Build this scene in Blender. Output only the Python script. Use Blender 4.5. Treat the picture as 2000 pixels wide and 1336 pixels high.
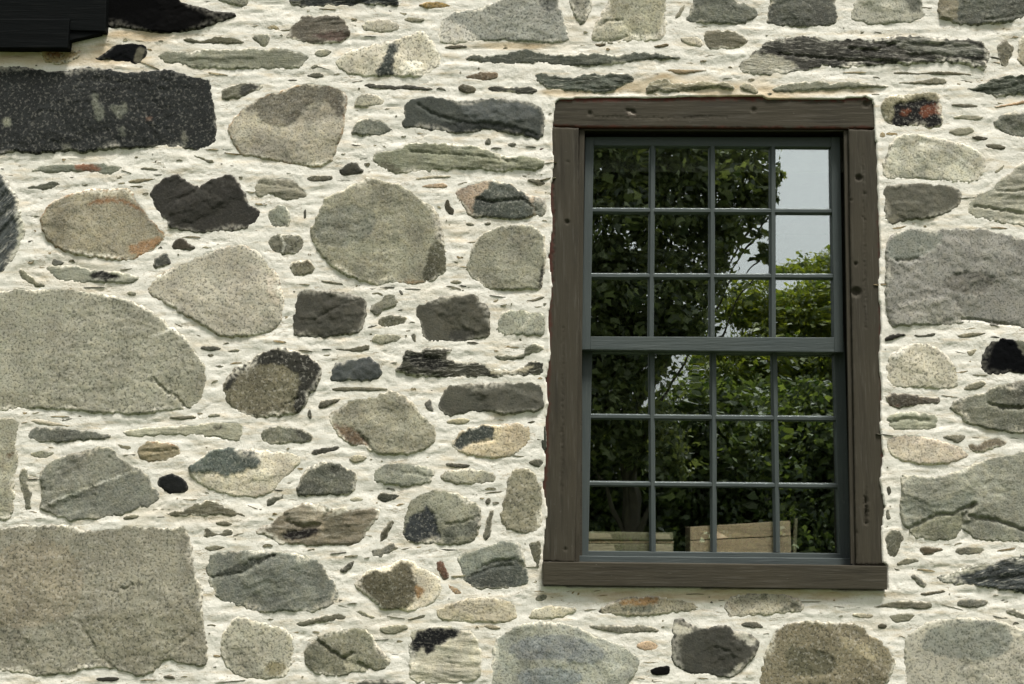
import bpy, bmesh, math, random
import numpy as np
from mathutils import Vector, Matrix, kdtree
from mathutils.geometry import delaunay_2d_cdt

for o in list(bpy.data.objects):
    bpy.data.objects.remove(o)
SC = bpy.context.scene
COL = SC.collection

# ---------------------------------------------------------------- camera, sky, sun, exposure
CAM = Vector((0.0, -5.0, 1.6)); PITCH = math.radians(7.0); LENS = 50.0
cam_data = bpy.data.cameras.new('camera'); cam_data.lens = LENS; cam_data.sensor_width = 36.0
cam_data.clip_start = 0.05; cam_data.clip_end = 3000
cam = bpy.data.objects.new('camera', cam_data); COL.objects.link(cam)
cam.location = CAM; cam.rotation_euler = (math.radians(90) + PITCH, 0, 0)
SC.camera = cam

SUN_EL, SUN_AZ = math.radians(66), math.radians(152)     # azimuth from +Y clockwise
world = bpy.data.worlds.new('World'); SC.world = world; world.use_nodes = True
wn = world.node_tree; bg = wn.nodes['Background']
sky = wn.nodes.new('ShaderNodeTexSky'); sky.sky_type = 'NISHITA'; sky.sun_disc = False
sky.sun_elevation = SUN_EL; sky.sun_rotation = SUN_AZ
sky.air_density = 1.0; sky.dust_density = 4.0; sky.ozone_density = 1.0
hs = wn.nodes.new('ShaderNodeHueSaturation'); hs.inputs['Saturation'].default_value = 0.10
wn.links.new(sky.outputs[0], hs.inputs['Color']); wn.links.new(hs.outputs[0], bg.inputs[0])
bg.inputs[1].default_value = 0.115
sd = bpy.data.lights.new('sun', 'SUN'); sd.energy = 3.6; sd.angle = math.radians(14); sd.color = (1.0, 0.97, 0.92)
sun = bpy.data.objects.new('sun', sd); COL.objects.link(sun)
sdir = Vector((math.sin(SUN_AZ) * math.cos(SUN_EL), math.cos(SUN_AZ) * math.cos(SUN_EL), math.sin(SUN_EL)))
sun.rotation_euler = (-sdir).to_track_quat('-Z', 'Y').to_euler(); sun.location = (0, -20, 30)
vs = SC.view_settings
vs.view_transform = 'Standard'; vs.look = 'None'; vs.gamma = 1.0; vs.use_curve_mapping = False
vs.exposure = 0.78
SC.cycles.max_bounces = 8; SC.cycles.transparent_max_bounces = 16

# ---------------------------------------------------------------- helpers
F = LENS / 36.0 * 2000.0; U = 0.0018          # one unit of the wall survey is about 1.8 mm
SP, CP = math.sin(PITCH), math.cos(PITCH)

def wp(u, v, d=0.0):
    """survey point (u, v) of the wall drawing -> point on the upright plane y = d (vectorised): returns x, z"""
    a = (np.asarray(u, float) - 1000.0) / F; b = (668.0 - np.asarray(v, float)) / F
    t = (d - CAM.y) / (CP - b * SP)
    return CAM.x + t * a, CAM.z + t * (SP + b * CP)

def P3(u, v, d=0.0):
    x, z = wp(u, v, d); return Vector((float(x), d, float(z)))

def lin(h, k=1.0):
    r = []
    for i in (0, 2, 4):
        c = int(h[i:i + 2], 16) / 255.0
        r.append((c / 12.92 if c <= 0.04045 else ((c + 0.055) / 1.055) ** 2.4) * k)
    return r
ALB = 0.72      # hex colours are read off the lit wall; this turns them into base colours

_rs = np.random.RandomState(7)
_perm = _rs.permutation(512); _perm = np.concatenate([_perm, _perm, _perm])
_g = _rs.uniform(0, 2 * np.pi, 512); _gx, _gy = np.cos(_g), np.sin(_g)
def noise2(x, y, seed=0):
    x = np.asarray(x, float) + seed * 17.37; y = np.asarray(y, float) + seed * 5.71
    xi = np.floor(x).astype(int); yi = np.floor(y).astype(int); fx = x - xi; fy = y - yi
    sx = fx * fx * fx * (fx * (fx * 6 - 15) + 10); sy = fy * fy * fy * (fy * (fy * 6 - 15) + 10)
    def g(ix, iy, dx, dy):
        h = _perm[(_perm[ix & 511] + iy) & 511]
        return _gx[h] * dx + _gy[h] * dy
    n0 = g(xi, yi, fx, fy) * (1 - sx) + g(xi + 1, yi, fx - 1, fy) * sx
    n1 = g(xi, yi + 1, fx, fy - 1) * (1 - sx) + g(xi + 1, yi + 1, fx - 1, fy - 1) * sx
    return (n0 * (1 - sy) + n1 * sy) * 1.5
def fbm(x, y, seed=0, o=3):
    s = 0; a = 1.0
    for i in range(o):
        s = s + a * noise2(x * 2 ** i, y * 2 ** i, seed + i * 31); a *= 0.5
    return s

def inside(px, py, poly):
    r = np.zeros(len(px), bool); n = len(poly)
    for i in range(n):
        x0, y0 = poly[i]; x1, y1 = poly[(i + 1) % n]
        if y0 == y1: continue
        c = ((y0 > py) != (y1 > py)) & (px < (x1 - x0) * (py - y0) / (y1 - y0) + x0)
        r ^= c
    return r
def seg_dist(px, py, pts, closed=True):
    best = np.full(len(px), 1e9); n = len(pts)
    for i in range(n if closed else n - 1):
        x0, y0 = pts[i]; x1, y1 = pts[(i + 1) % n]
        dx, dy = x1 - x0, y1 - y0; l = dx * dx + dy * dy + 1e-12
        t = np.clip(((px - x0) * dx + (py - y0) * dy) / l, 0, 1)
        best = np.minimum(best, (px - x0 - t * dx) ** 2 + (py - y0 - t * dy) ** 2)
    return np.sqrt(best)
def chaikin(p, n=1):
    p = np.asarray(p, float)
    for _ in range(n):
        q = np.roll(p, -1, 0)
        p = np.stack([p * .78 + q * .22, p * .22 + q * .78], 1).reshape(-1, 2)
    return p
def resample(p, step):
    q = np.roll(p, -1, 0); L = np.hypot(*(q - p).T); s = np.concatenate([[0], np.cumsum(L)])
    n = max(8, int(s[-1] / step)); t = np.arange(n) * s[-1] / n
    c = np.vstack([p, p[:1]])
    return np.stack([np.interp(t, s, c[:, 0]), np.interp(t, s, c[:, 1])], 1)
def pts(s):
    return [tuple(float(c) for c in w.split(',')) for w in s.split()]
def to_wall(p, d=0.0):
    p = np.asarray(p, float); x, z = wp(p[:, 0], p[:, 1], d); return np.stack([x, z], 1)

# ---------------------------------------------------------------- materials
def new_mat(name):
    m = bpy.data.materials.new(name); m.use_nodes = True
    nt = m.node_tree; b = nt.nodes['Principled BSDF']; return m, nt, b
class N:
    """small node-tree helper"""
    def __init__(s, nt): s.nt = nt
    def add(s, t, **k):
        n = s.nt.nodes.new(t)
        for a, v in k.items(): setattr(n, a, v)
        return n
    def link(s, a, b): s.nt.links.new(a, b)
    def val(s, sock, v):
        if isinstance(v, (int, float, tuple, list)): sock.default_value = v
        else: s.link(v, sock)
    def math(s, op, a, b=0.0, c=0.0):
        n = s.add('ShaderNodeMath', operation=op)
        for i, v in enumerate((a, b, c)): s.val(n.inputs[i], v)
        return n.outputs[0]
    def mix(s, f, a, b, blend='MIX'):
        n = s.add('ShaderNodeMix', data_type='RGBA', blend_type=blend)
        s.val(n.inputs[0], f); s.val(n.inputs[6], a); s.val(n.inputs[7], b); return n.outputs[2]
    def noise(s, vec, scale, detail=3, rough=0.55):
        n = s.add('ShaderNodeTexNoise'); s.link(vec, n.inputs['Vector'])
        n.inputs['Scale'].default_value = scale; n.inputs['Detail'].default_value = detail
        n.inputs['Roughness'].default_value = rough; return n.outputs['Fac']
    def vor(s, vec, scale):
        n = s.add('ShaderNodeTexVoronoi'); s.link(vec, n.inputs['Vector']); n.inputs['Scale'].default_value = scale
        return n
    def ramp(s, f, lo, hi, a=0.0, b=1.0):
        n = s.add('ShaderNodeMapRange'); s.link(f, n.inputs[0])
        for i, v in enumerate((lo, hi, a, b)): n.inputs[1 + i].default_value = v
        return n.outputs[0]
    def mapping(s, vec, scale, rot=(0, 0, 0)):
        n = s.add('ShaderNodeMapping'); s.link(vec, n.inputs[0]); n.inputs['Scale'].default_value = scale
        n.inputs['Rotation'].default_value = rot; return n.outputs[0]
    def warp(s, vec, scale, amt):
        nz = s.add('ShaderNodeTexNoise'); s.link(vec, nz.inputs['Vector']); nz.inputs['Scale'].default_value = scale
        v = s.add('ShaderNodeVectorMath', operation='MULTIPLY_ADD'); s.link(nz.outputs['Color'], v.inputs[0]); v.inputs[1].default_value = (amt, amt, amt)
        s.link(vec, v.inputs[2]); return v.outputs[0]
    def objvec(s):
        tc = s.add('ShaderNodeTexCoord'); oi = s.add('ShaderNodeObjectInfo')
        sc = s.math('MULTIPLY', oi.outputs['Random'], 11.0)
        v = s.add('ShaderNodeVectorMath', operation='ADD'); s.link(tc.outputs['Object'], v.inputs[0]); s.link(sc, v.inputs[1])
        return v.outputs[0], oi.outputs['Random']
    def bump(s, h, strength, dist, b):
        n = s.add('ShaderNodeBump'); n.inputs['Strength'].default_value = strength; n.inputs['Distance'].default_value = dist
        s.link(h, n.inputs['Height']); s.link(n.outputs[0], b.inputs['Normal'])

def stone_mat(name, grain=150, g_amt=0.5, blotch=0.35, streak=0.0, bump=0.5, rough=0.9, light=0.5):
    m, nt, b = new_mat(name); n = N(nt)
    vec, rnd = n.objvec()
    col = n.add('ShaderNodeAttribute', attribute_name='col').outputs['Color']
    big = n.noise(vec, 9, 4, 0.6); mid = n.noise(vec, 40, 4, 0.65)
    fine = n.noise(vec, grain, 2, 0.6); fine2 = n.noise(n.mapping(vec, (1.3, 1.3, 1.3), (0.4, 0.9, 0.2)), grain * 0.55, 2, 0.6)
    c = n.mix(n.ramp(big, 0.35, 0.65), n.mix(1.0, col, (1 - blotch * .55, 1 - blotch * .58, 1 - blotch * .6, 1), 'MULTIPLY'),
              n.mix(1.0, col, (1 + blotch * .30, 1 + blotch * .27, 1 + blotch * .2, 1), 'MULTIPLY'))
    c = n.mix(n.ramp(n.noise(n.mapping(vec, (1, 1, 1), (0.7, 0.3, 1.1)), 16, 4, 0.65), 0.45, 0.62, 0, 0.7), c, n.mix(1.0, c, (0.84, 0.87, 0.86, 1), 'MULTIPLY'))
    c = n.mix(n.ramp(mid, 0.42, 0.68, 0, 0.55 * blotch + .15), c, n.mix(1.0, c, (1.22, 1.12, 0.92, 1), 'MULTIPLY'))
    # mineral grains: dark flecks and pale flecks
    c = n.mix(n.ramp(fine, 0.49, 0.36, 0, g_amt), c, n.mix(1.0, c, (0.30, 0.31, 0.31, 1), 'MULTIPLY'))
    c = n.mix(n.ramp(fine2, 0.55, 0.64, 0, g_amt * light), c, n.mix(0.55, c, (0.42, 0.40, 0.34, 1)))
    h = n.math('ADD', n.math('MULTIPLY', fine, 0.5), mid)
    if streak:
        st = n.noise(n.mapping(n.warp(vec, 12, 0.02), (13, 30, 62)), 1.0, 5, 0.7)
        st2 = n.noise(n.mapping(n.warp(vec, 14, 0.025), (24, 30, 150)), 1.0, 3, 0.6)
        c = n.mix(n.ramp(st, 0.52, 0.36, 0, streak), c, n.mix(1.0, c, (0.30, 0.31, 0.30, 1), 'MULTIPLY'))
        c = n.mix(n.ramp(st2, 0.56, 0.70, 0, streak * .8), c, n.mix(0.6, c, (0.46, 0.44, 0.37, 1)))
        h = n.math('ADD', h, n.math('MULTIPLY', n.math('ADD', st, st2), 1.6 * streak))
    n.link(c, b.inputs['Base Color'])
    b.inputs['Roughness'].default_value = rough; b.inputs['Specular IOR Level'].default_value = 0.05 if light == 0 else 0.2
    n.bump(h, bump * .6, 0.005, b)
    return m
STONE = {
    'g': stone_mat('granite', 125, 0.85, 0.40, 0, 0.9),
    'k': stone_mat('coarse_granite', 145, 0.75, 0.35, 0, 0.8, light=0.30),
    'f': stone_mat('fine_grained_stone', 150, 0.72, 0.62, 0.10, 0.9),
    's': stone_mat('schist', 170, 0.40, 0.40, 0.38, 0.8),
    'w': stone_mat('weathered_schist', 150, 0.35, 0.30, 0.85, 1.0),
    'd': stone_mat('dark_basalt', 170, 0.40, 0.35, 0.06, 0.7, light=0.12),
    'b': stone_mat('sooty_stone', 170, 0.25, 0.25, 0.0, 0.7, light=0.0),
    'm': stone_mat('slate', 160, 0.55, 0.60, 0.20, 0.8),
}
def mortar_mat():
    m, nt, b = new_mat('lime_mortar'); n = N(nt); tc = n.add('ShaderNodeTexCoord'); v = tc.outputs['Object']
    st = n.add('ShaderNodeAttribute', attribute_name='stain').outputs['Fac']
    big = n.noise(v, 5, 4, 0.6); smear = n.noise(n.mapping(v, (7, 20, 34)), 1.0, 5, 0.65); fine = n.noise(v, 130, 3, 0.7)
    base = tuple(lin('e4e0d4', ALB)) + (1,); tan = tuple(lin('cdbb9a', ALB)) + (1,); grey = tuple(lin('d6d4c6', ALB)) + (1,)
    ochre = tuple(lin('a88d62', ALB)) + (1,)
    c = n.mix(n.ramp(big, 0.50, 0.72, 0, 0.55), base, grey)
    c = n.mix(n.ramp(smear, 0.52, 0.72, 0, 0.75), c, tan); c = n.mix(n.ramp(n.noise(n.mapping(v, (2.2, 5, 6)), 1.0, 3, .6), .54, .72, 0, .45), c, tan)
    c = n.mix(n.ramp(fine, 0.42, 0.30, 0, 0.5), c, tuple(lin('a89c82', ALB)) + (1,))
    s2 = n.noise(n.mapping(n.warp(v, 6, .05), (5, 20, 26)), 1.0, 4, 0.6)
    line = n.math('MULTIPLY', n.ramp(n.math('ABSOLUTE', n.math('SUBTRACT', s2, 0.5)), 0.010, 0.0), n.ramp(n.noise(v, 9, 3), 0.48, 0.6))
    c = n.mix(n.math('MULTIPLY', line, 0.75), c, tuple(lin('9a8766', ALB)) + (1,))
    c = n.mix(n.ramp(n.noise(v, 24, 4, .7), 0.55, 0.75, 0, .5), c, tuple(lin('c4bfae', ALB)) + (1,))
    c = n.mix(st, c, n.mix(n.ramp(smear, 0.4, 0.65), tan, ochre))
    n.link(c, b.inputs['Base Color']); b.inputs['Roughness'].default_value = 0.95; b.inputs['Specular IOR Level'].default_value = 0.15
    h = n.math('ADD', n.math('MULTIPLY', smear, 0.7), n.math('MULTIPLY', fine, 0.5))
    n.bump(n.math('ADD', n.math('SUBTRACT', h, n.math('MULTIPLY', line, .35)), n.math('MULTIPLY', n.math('MULTIPLY', n.noise(v, 38, 5, 0.7), n.ramp(n.noise(v, 6, 3), .4, .65, .35, 1.2)), 1.6)), 0.5, 0.005, b)
    return m
M_MORTAR = mortar_mat()
def wood_mat(name, hexc, dark=0.45, pale=0.25, chip=0.0, rough=0.75, gs=1.0):
    m, nt, b = new_mat(name); n = N(nt); vec, rnd = n.objvec()
    base = tuple(lin(hexc, ALB)) + (1,)
    gr = n.noise(n.mapping(vec, (3 * gs, 40 * gs, 40 * gs)), 1.0, 5, 0.7); gr2 = n.noise(n.mapping(vec, (9 * gs, 150 * gs, 150 * gs)), 1.0, 3, 0.6)
    blot = n.noise(vec, 4, 4, 0.6)
    c = n.mix(n.ramp(blot, 0.35, 0.65, 0, 0.5), base, n.mix(1.0, base, (1.25, 1.2, 1.12, 1), 'MULTIPLY'))
    att = n.add('ShaderNodeAttribute', attribute_name='col'); 
    c = n.mix(n.ramp(gr, 0.5, 0.33, 0, dark), c, n.mix(1.0, c, (0.35, 0.33, 0.32, 1), 'MULTIPLY'))
    c = n.mix(n.ramp(gr2, 0.55, 0.7, 0, pale), c, n.mix(0.35, c, (0.35, 0.33, 0.29, 1)))
    c = n.mix(att.outputs['Alpha'], c, att.outputs['Color'])
    if chip:
        ch = n.noise(n.mapping(vec, (30, 90, 90)), 1.0, 3, 0.7)
        c = n.mix(n.ramp(ch, 0.70, 0.74, 0, chip), c, (0.55, 0.52, 0.46, 1))
    n.link(c, b.inputs['Base Color']); b.inputs['Roughness'].default_value = rough; b.inputs['Specular IOR Level'].default_value = 0.05 if rough == .7 else 0.18
    n.bump(n.math('ADD', gr, n.math('MULTIPLY', gr2, 0.6)), 0.5, 0.004, b)
    return m
M_FRAME = wood_mat('weathered_brown_wood', '3c382e', 0.5, 0.14, 0.10, 0.85)
M_SASH = wood_mat('grey_green_paint', '454c4b', 0.15, 0.08, 0.15, 0.5)
M_LEDGE = wood_mat('black_painted_wood', '080b0b', 0.3, 0.02, 0.0, 0.7)
M_CRATE = wood_mat('raw_pine_board', 'efd3b6', 0.45, 0.3, 0.0, 0.8)
M_MOSSY = wood_mat('greyed_board', 'b5ab90', 0.7, 0.5, 0.0, 0.85)
def plain(name, col, rough=0.9):
    m, nt, b = new_mat(name); n = N(nt); vec, r = n.objvec()
    c = n.mix(n.ramp(n.noise(vec, 14, 4), 0.3, 0.7), tuple(x * .75 for x in col) + (1,), tuple(x * 1.2 for x in col) + (1,))
    n.link(c, b.inputs['Base Color']); b.inputs['Roughness'].default_value = rough; return m
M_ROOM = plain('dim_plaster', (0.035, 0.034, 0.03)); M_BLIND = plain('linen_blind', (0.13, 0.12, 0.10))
def glass_mat():
    m = bpy.data.materials.new('old_window_glass'); m.use_nodes = True; nt = m.node_tree; nt.nodes.clear(); n = N(nt)
    out = n.add('ShaderNodeOutputMaterial'); tr = n.add('ShaderNodeBsdfTransparent'); gl = n.add('ShaderNodeBsdfGlossy'); mx = n.add('ShaderNodeMixShader')
    tr.inputs[0].default_value = (0.95, 0.98, 0.96, 1); gl.inputs[0].default_value = (0.94, 1.0, 0.98, 1); gl.inputs['Roughness'].default_value = 0.0
    lw = n.add('ShaderNodeLayerWeight'); lw.inputs[0].default_value = 0.5
    n.val(mx.inputs[0], n.math('ADD', n.math('MULTIPLY', n.math('POWER', lw.outputs['Facing'], 5.0), 0.8), GLASS_R))
    n.link(tr.outputs[0], mx.inputs[1]); n.link(gl.outputs[0], mx.inputs[2]); n.link(mx.outputs[0], out.inputs[0])
    return m
GLASS_R = 0.32
M_GLASS = glass_mat()
def leaf_mat(name, c0, c1, trans=0.35):
    m = bpy.data.materials.new(name); m.use_nodes = True; nt = m.node_tree; nt.nodes.clear(); n = N(nt)
    out = n.add('ShaderNodeOutputMaterial'); d = n.add('ShaderNodeBsdfDiffuse'); t = n.add('ShaderNodeBsdfTranslucent'); g = n.add('ShaderNodeBsdfGlossy')
    geo = n.add('ShaderNodeNewGeometry')
    c = n.mix(geo.outputs['Random Per Island'], tuple(c0) + (1,), tuple(c1) + (1,))
    n.link(c, d.inputs[0]); n.link(n.mix(1.0, c, (1.3, 1.25, 0.5, 1), 'MULTIPLY'), t.inputs[0])
    mx = n.add('ShaderNodeMixShader'); mx.inputs[0].default_value = trans; n.link(d.outputs[0], mx.inputs[1]); n.link(t.outputs[0], mx.inputs[2])
    g.inputs['Roughness'].default_value = 0.45; m2 = n.add('ShaderNodeMixShader'); m2.inputs[0].default_value = 0.05
    n.link(mx.outputs[0], m2.inputs[1]); n.link(g.outputs[0], m2.inputs[2]); n.link(m2.outputs[0], out.inputs[0])
    return m
M_LEAF_DARK = leaf_mat('dark_maple_leaf', (0.03, 0.05, 0.022), (0.25, 0.29, 0.14), 0.42)
M_LEAF_GOLD = leaf_mat('yellow_green_leaf', (0.05, 0.09, 0.02), (0.28, 0.32, 0.06), 0.48)
M_LEAF_MID = leaf_mat('shrub_leaf', (0.025, 0.05, 0.018), (0.17, 0.22, 0.085), 0.42)
M_BARK = plain('bark', (0.07, 0.06, 0.045)); M_GRASS = plain('lawn_grass', (0.055, 0.08, 0.025)); M_CHIP = STONE['f']

# ---------------------------------------------------------------- object helpers
def link(name, me, parent=None, mat=None):
    if mat is not None and not me.materials: me.materials.append(mat)
    o = bpy.data.objects.new(name, me); COL.objects.link(o)
    if parent is not None: o.parent = parent
    return o
def thing(name, label, cat, loc=(0, 0, 0), group=None):
    o = bpy.data.objects.new(name, None); COL.objects.link(o); o.location = loc; o['label'] = label; o['category'] = cat
    if group: o['group'] = group
    return o
def prism(name, quad, d0, d1, mat, parent, bev=0.002, ax=0):
    """box-like board: the survey quad (4 corners, any order round) read on plane d0, thickness d0..d1 (y grows inwards)"""
    f = [P3(u, v, d0) for u, v in quad]; c = sum(f, Vector()) / 4; c.y = (d0 + d1) / 2
    bm = bmesh.new()
    a = [bm.verts.new(p - c) for p in f]; b = [bm.verts.new(Vector((p.x, d1, p.z)) - c) for p in f]
    bm.faces.new(a); bm.faces.new(b[::-1])
    for i in range(4): bm.faces.new((a[i], b[i], b[(i + 1) % 4], a[(i + 1) % 4]))
    bmesh.ops.recalc_face_normals(bm, faces=bm.faces)
    if bev: bmesh.ops.bevel(bm, geom=list(bm.edges), offset=bev, segments=2, affect='EDGES', profile=0.6)
    if ax:                                              # long grain runs along local X
        bmesh.ops.rotate(bm, cent=(0, 0, 0), matrix=Matrix.Rotation(math.radians(90), 3, 'Y'), verts=bm.verts)
    me = bpy.data.meshes.new(name); bm.to_mesh(me); bm.free(); bare(me)
    o = link(name, me, parent, mat); o.location = c - (parent_world(parent) if parent else Vector())
    if ax: o.rotation_euler = (0, math.radians(-90), 0)
    return o
def bare(me):
    at = me.attributes.new('col', 'FLOAT_COLOR', 'POINT'); at.data.foreach_set('color', np.zeros(len(me.vertices) * 4, np.float32))
def parent_world(p):
    v = Vector()
    while p is not None: v = v + p.location; p = p.parent
    return v
def pane_mesh(name, quad, d, thick, mat, parent, rng):
    """old drawn glass: a thin sheet whose faces wave by a few hundredths of a millimetre"""
    f = [P3(u, v, d) for u, v in quad]; c = sum(f, Vector()) / 4; n = 13; s0 = rng.randint(0, 400)
    g = np.linspace(0, 1, n); A, B = np.meshgrid(g, g); A, B = A.ravel(), B.ravel()
    f = np.array([[p.x - c.x, p.z - c.z] for p in f])
    xz = f[0] * ((1 - A) * (1 - B))[:, None] + f[1] * (A * (1 - B))[:, None] + f[2] * (A * B)[:, None] + f[3] * ((1 - A) * B)[:, None]
    w = (noise2(xz[:, 0] * 9, xz[:, 1] * 5, s0) * .00016 + noise2(xz[:, 0] * 22, xz[:, 1] * 14, s0 + 3) * .00003)
    fr = np.stack([xz[:, 0], w, xz[:, 1]], 1); bk = fr + (0, thick, 0); N_ = n * n
    q = [(j * n + i, j * n + i + 1, (j + 1) * n + i + 1, (j + 1) * n + i) for j in range(n - 1) for i in range(n - 1)]
    rim_ = [i for i in range(n)] + [j * n + n - 1 for j in range(1, n)] + [(n - 1) * n + i for i in range(n - 2, -1, -1)] + [j * n for j in range(n - 2, 0, -1)]
    fs = [x[::-1] for x in q] + [tuple(N_ + k for k in x) for x in q] + [(2 * N_ + k, 2 * N_ + (k + 1) % len(rim_), 2 * N_ + len(rim_) + (k + 1) % len(rim_), 2 * N_ + len(rim_) + k) for k in range(len(rim_))]
    me = bpy.data.meshes.new(name); me.from_pydata(np.vstack([fr, bk, fr[rim_], bk[rim_]]).tolist(), [], fs)
    me.polygons.foreach_set('use_smooth', [True] * (2 * len(q)) + [False] * len(rim_)); me.update()
    o = link(name, me, parent, mat); o.location = c - parent_world(parent); return o
def bar(name, p0, p1, w_front, w_back, d0, d1, mat, parent):
    """muntin: narrow front edge, wider putty bevel behind; from survey point p0 to p1, widths in survey units"""
    a, b = P3(*p0, d0), P3(*p1, d0); t = (b - a).normalized(); s = Vector((-t.z, 0, t.x)); c = (a + b) / 2; c.y = (d0 + d1) / 2
    bm = bmesh.new(); V = []
    dm = d0 + (d1 - d0) * 0.35
    for p in (a, b):
        prof = [(-w_front / 2, d0), (w_front / 2, d0), (w_front / 2 + .8, d0 + .003), (w_back / 2, dm), (w_back / 2, d1), (-w_back / 2, d1), (-w_back / 2, dm), (-w_front / 2 - .8, d0 + .003)]
        V.append([bm.verts.new(Vector((p.x, y, p.z)) + s * w * U - c) for w, y in prof])
    k = len(V[0])
    for i in range(k): bm.faces.new((V[0][i], V[0][(i + 1) % k], V[1][(i + 1) % k], V[1][i]))
    bm.faces.new(V[0]); bm.faces.new(V[1][::-1])
    bmesh.ops.recalc_face_normals(bm, faces=bm.faces)
    vert = abs(t.z) > abs(t.x)
    if vert: bmesh.ops.rotate(bm, cent=(0, 0, 0), matrix=Matrix.Rotation(math.radians(90), 3, 'Y'), verts=bm.verts)
    me = bpy.data.meshes.new(name); bm.to_mesh(me); bm.free(); bare(me)
    o = link(name, me, parent, mat); o.location = c - (parent_world(parent) if parent else Vector())
    if vert: o.rotation_euler = (0, math.radians(-90), 0)
    return o

def relief(name, outline, H, mat, parent, style='g', ang=0.0, base='888888', patches=(), cracks=(), holes=(), veins=(), rim=None,
           seed=0, sp=0.0055, edge_w=10, rough=1.0, jit=1.0, base_d=0.0, alpha0=1.0, film=0.0, depth=0.07, tilt=0.0):
    """a stone (or board): outline in survey units, front face a real relief standing H mm proud of the wall plane"""
    W = to_wall(outline, base_d)
    big = max(np.ptp(W[:, 0]), np.ptp(W[:, 1])); small = min(np.ptp(W[:, 0]), np.ptp(W[:, 1]))
    sp = min(sp, max(0.0030, small / 8))
    o = resample(W if style == 'x' else chaikin(W, 1), sp * 0.9)
    if style != 'x':                                   # the survey shows what stands clear of the mortar; the stone itself is a little bigger
        nx_p, pv = np.roll(o, -2, 0), np.roll(o, 2, 0); tg = nx_p - pv; nr = np.stack([tg[:, 1], -tg[:, 0]], 1) / (np.hypot(*tg.T)[:, None] + 1e-9)
        ar = np.sum(o[:, 0] * np.roll(o[:, 1], -1) - np.roll(o[:, 0], -1) * o[:, 1])
        o = o + nr * (1.2 * U if ar > 0 else -1.2 * U)
    # uneven broken edge
    nx = noise2(o[:, 0] * 45, o[:, 1] * 45, seed) * 2.2 + noise2(o[:, 0] * 120, o[:, 1] * 120, seed + 3) * 0.8
    ny = noise2(o[:, 0] * 45, o[:, 1] * 45, seed + 9) * 2.2 + noise2(o[:, 0] * 120, o[:, 1] * 120, seed + 13) * 0.8
    k = jit * {'d': 1.5, 'k': 1.5, 's': 1.5, 'w': 1.8, 'g': 1.5, 'f': 1.35, 'm': 1.5}.get(style, 1.0) * U * min(1.0, small / (30 * U))
    o = o + np.stack([nx, ny], 1) * k
    x0, z0 = o.min(0); x1, z1 = o.max(0)
    gx, gz = np.meshgrid(np.arange(x0, x1, sp), np.arange(z0, z1, sp * 0.87)); gx = gx + (np.arange(gx.shape[0]) % 2)[:, None] * sp / 2
    gx = gx.ravel(); gz = gz.ravel()
    rr = np.random.RandomState(seed + 11); gx = gx + rr.uniform(-.25, .25, len(gx)) * sp; gz = gz + rr.uniform(-.25, .25, len(gz)) * sp
    ins = inside(gx, gz, o); gx, gz = gx[ins], gz[ins]
    de = seg_dist(gx, gz, o); keep = de > sp * 0.55; gx, gz, de = gx[keep], gz[keep], de[keep]
    n_o = len(o)
    vin = [Vector(p) for p in o] + [Vector((a, b)) for a, b in zip(gx, gz)]
    res = delaunay_2d_cdt(vin, [], [list(range(n_o))], 1, 1e-7)
    vx = np.array([v[0] for v in res[0]]); vz = np.array([v[1] for v in res[0]]); faces = [tuple(f) for f in res[2]]
    orig = res[3]
    bnd = np.array([any(i < n_o for i in g) or not g for g in orig])
    d = np.where(bnd, 0.0, 0.0); ib = ~bnd
    d = np.zeros(len(vx)); d[ib] = seg_dist(vx[ib], vz[ib], o)
    ew = min(edge_w * U, small * 0.32)
    t = np.clip(d / ew, 0, 1)
    hh = H * 0.001
    e0 = 0.0016; h = e0 + (hh - e0) * (1 - (1 - t) ** 2.2)
    ca, sa = math.cos(ang), math.sin(ang)
    cx, cz = W[:, 0].mean(), W[:, 1].mean()
    lx = (vx - cx) * ca + (vz - cz) * sa; lz = -(vx - cx) * sa + (vz - cz) * ca     # grain-aligned coordinates
    dome = np.clip(d / (0.42 * small), 0, 1); h = h + 0.15 * hh * np.sin(dome * np.pi / 2)
    amp = np.clip(d / (ew * 0.8), 0.0, 1) * rough * min(1.0, small / (55 * U))
    if style in 'gk':
        r = fbm(vx * 11, vz * 11, seed, 3) * 3.2 + np.abs(noise2(vx * 26, vz * 26, seed + 5)) * -3.0 + noise2(vx * 75, vz * 75, seed + 7) * 1.1
    elif style == 'f':
        r = fbm(vx * 9, vz * 9, seed, 3) * 3.6 + np.abs(noise2(lx * 14, lz * 20, seed + 5)) * -2.4 + noise2(vx * 80, vz * 80, seed + 7) * .5
    elif style in 'db':
        r = fbm(vx * 12, vz * 12, seed, 3) * 3.5 + np.abs(noise2(lx * 20, lz * 26, seed + 5)) * -3.6 + noise2(vx * 75, vz * 75, seed + 7) * .9
    elif style == 'm':
        r = fbm(lx * 7, lz * 11, seed, 3) * 3.0 + np.abs(noise2(lx * 9, lz * 30, seed + 5)) * -3.4 + noise2(lx * 40, lz * 90, seed + 7) * .6
    elif style == 's':
        r = fbm(lx * 6, lz * 34, seed, 3) * 3.2 + np.abs(noise2(lx * 9, lz * 60, seed + 5)) * -4.0
    elif style == 'w':
        r = fbm(lx * 8, lz * 36, seed, 3) * 5.5 + np.abs(noise2(lx * 12, lz * 70, seed + 5)) * -7.0
    else:                                              # sawn wood
        r = noise2(lx * 2, lz * 60, seed) * .7 + noise2(lx * 5, lz * 160, seed + 5) * .4 + fbm(vx * 4, vz * 4, seed, 2) * .8
    h = h + r * (0.001 if style in 'sw' else 0.00066 if style != 'x' else 0.001) * amp
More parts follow.
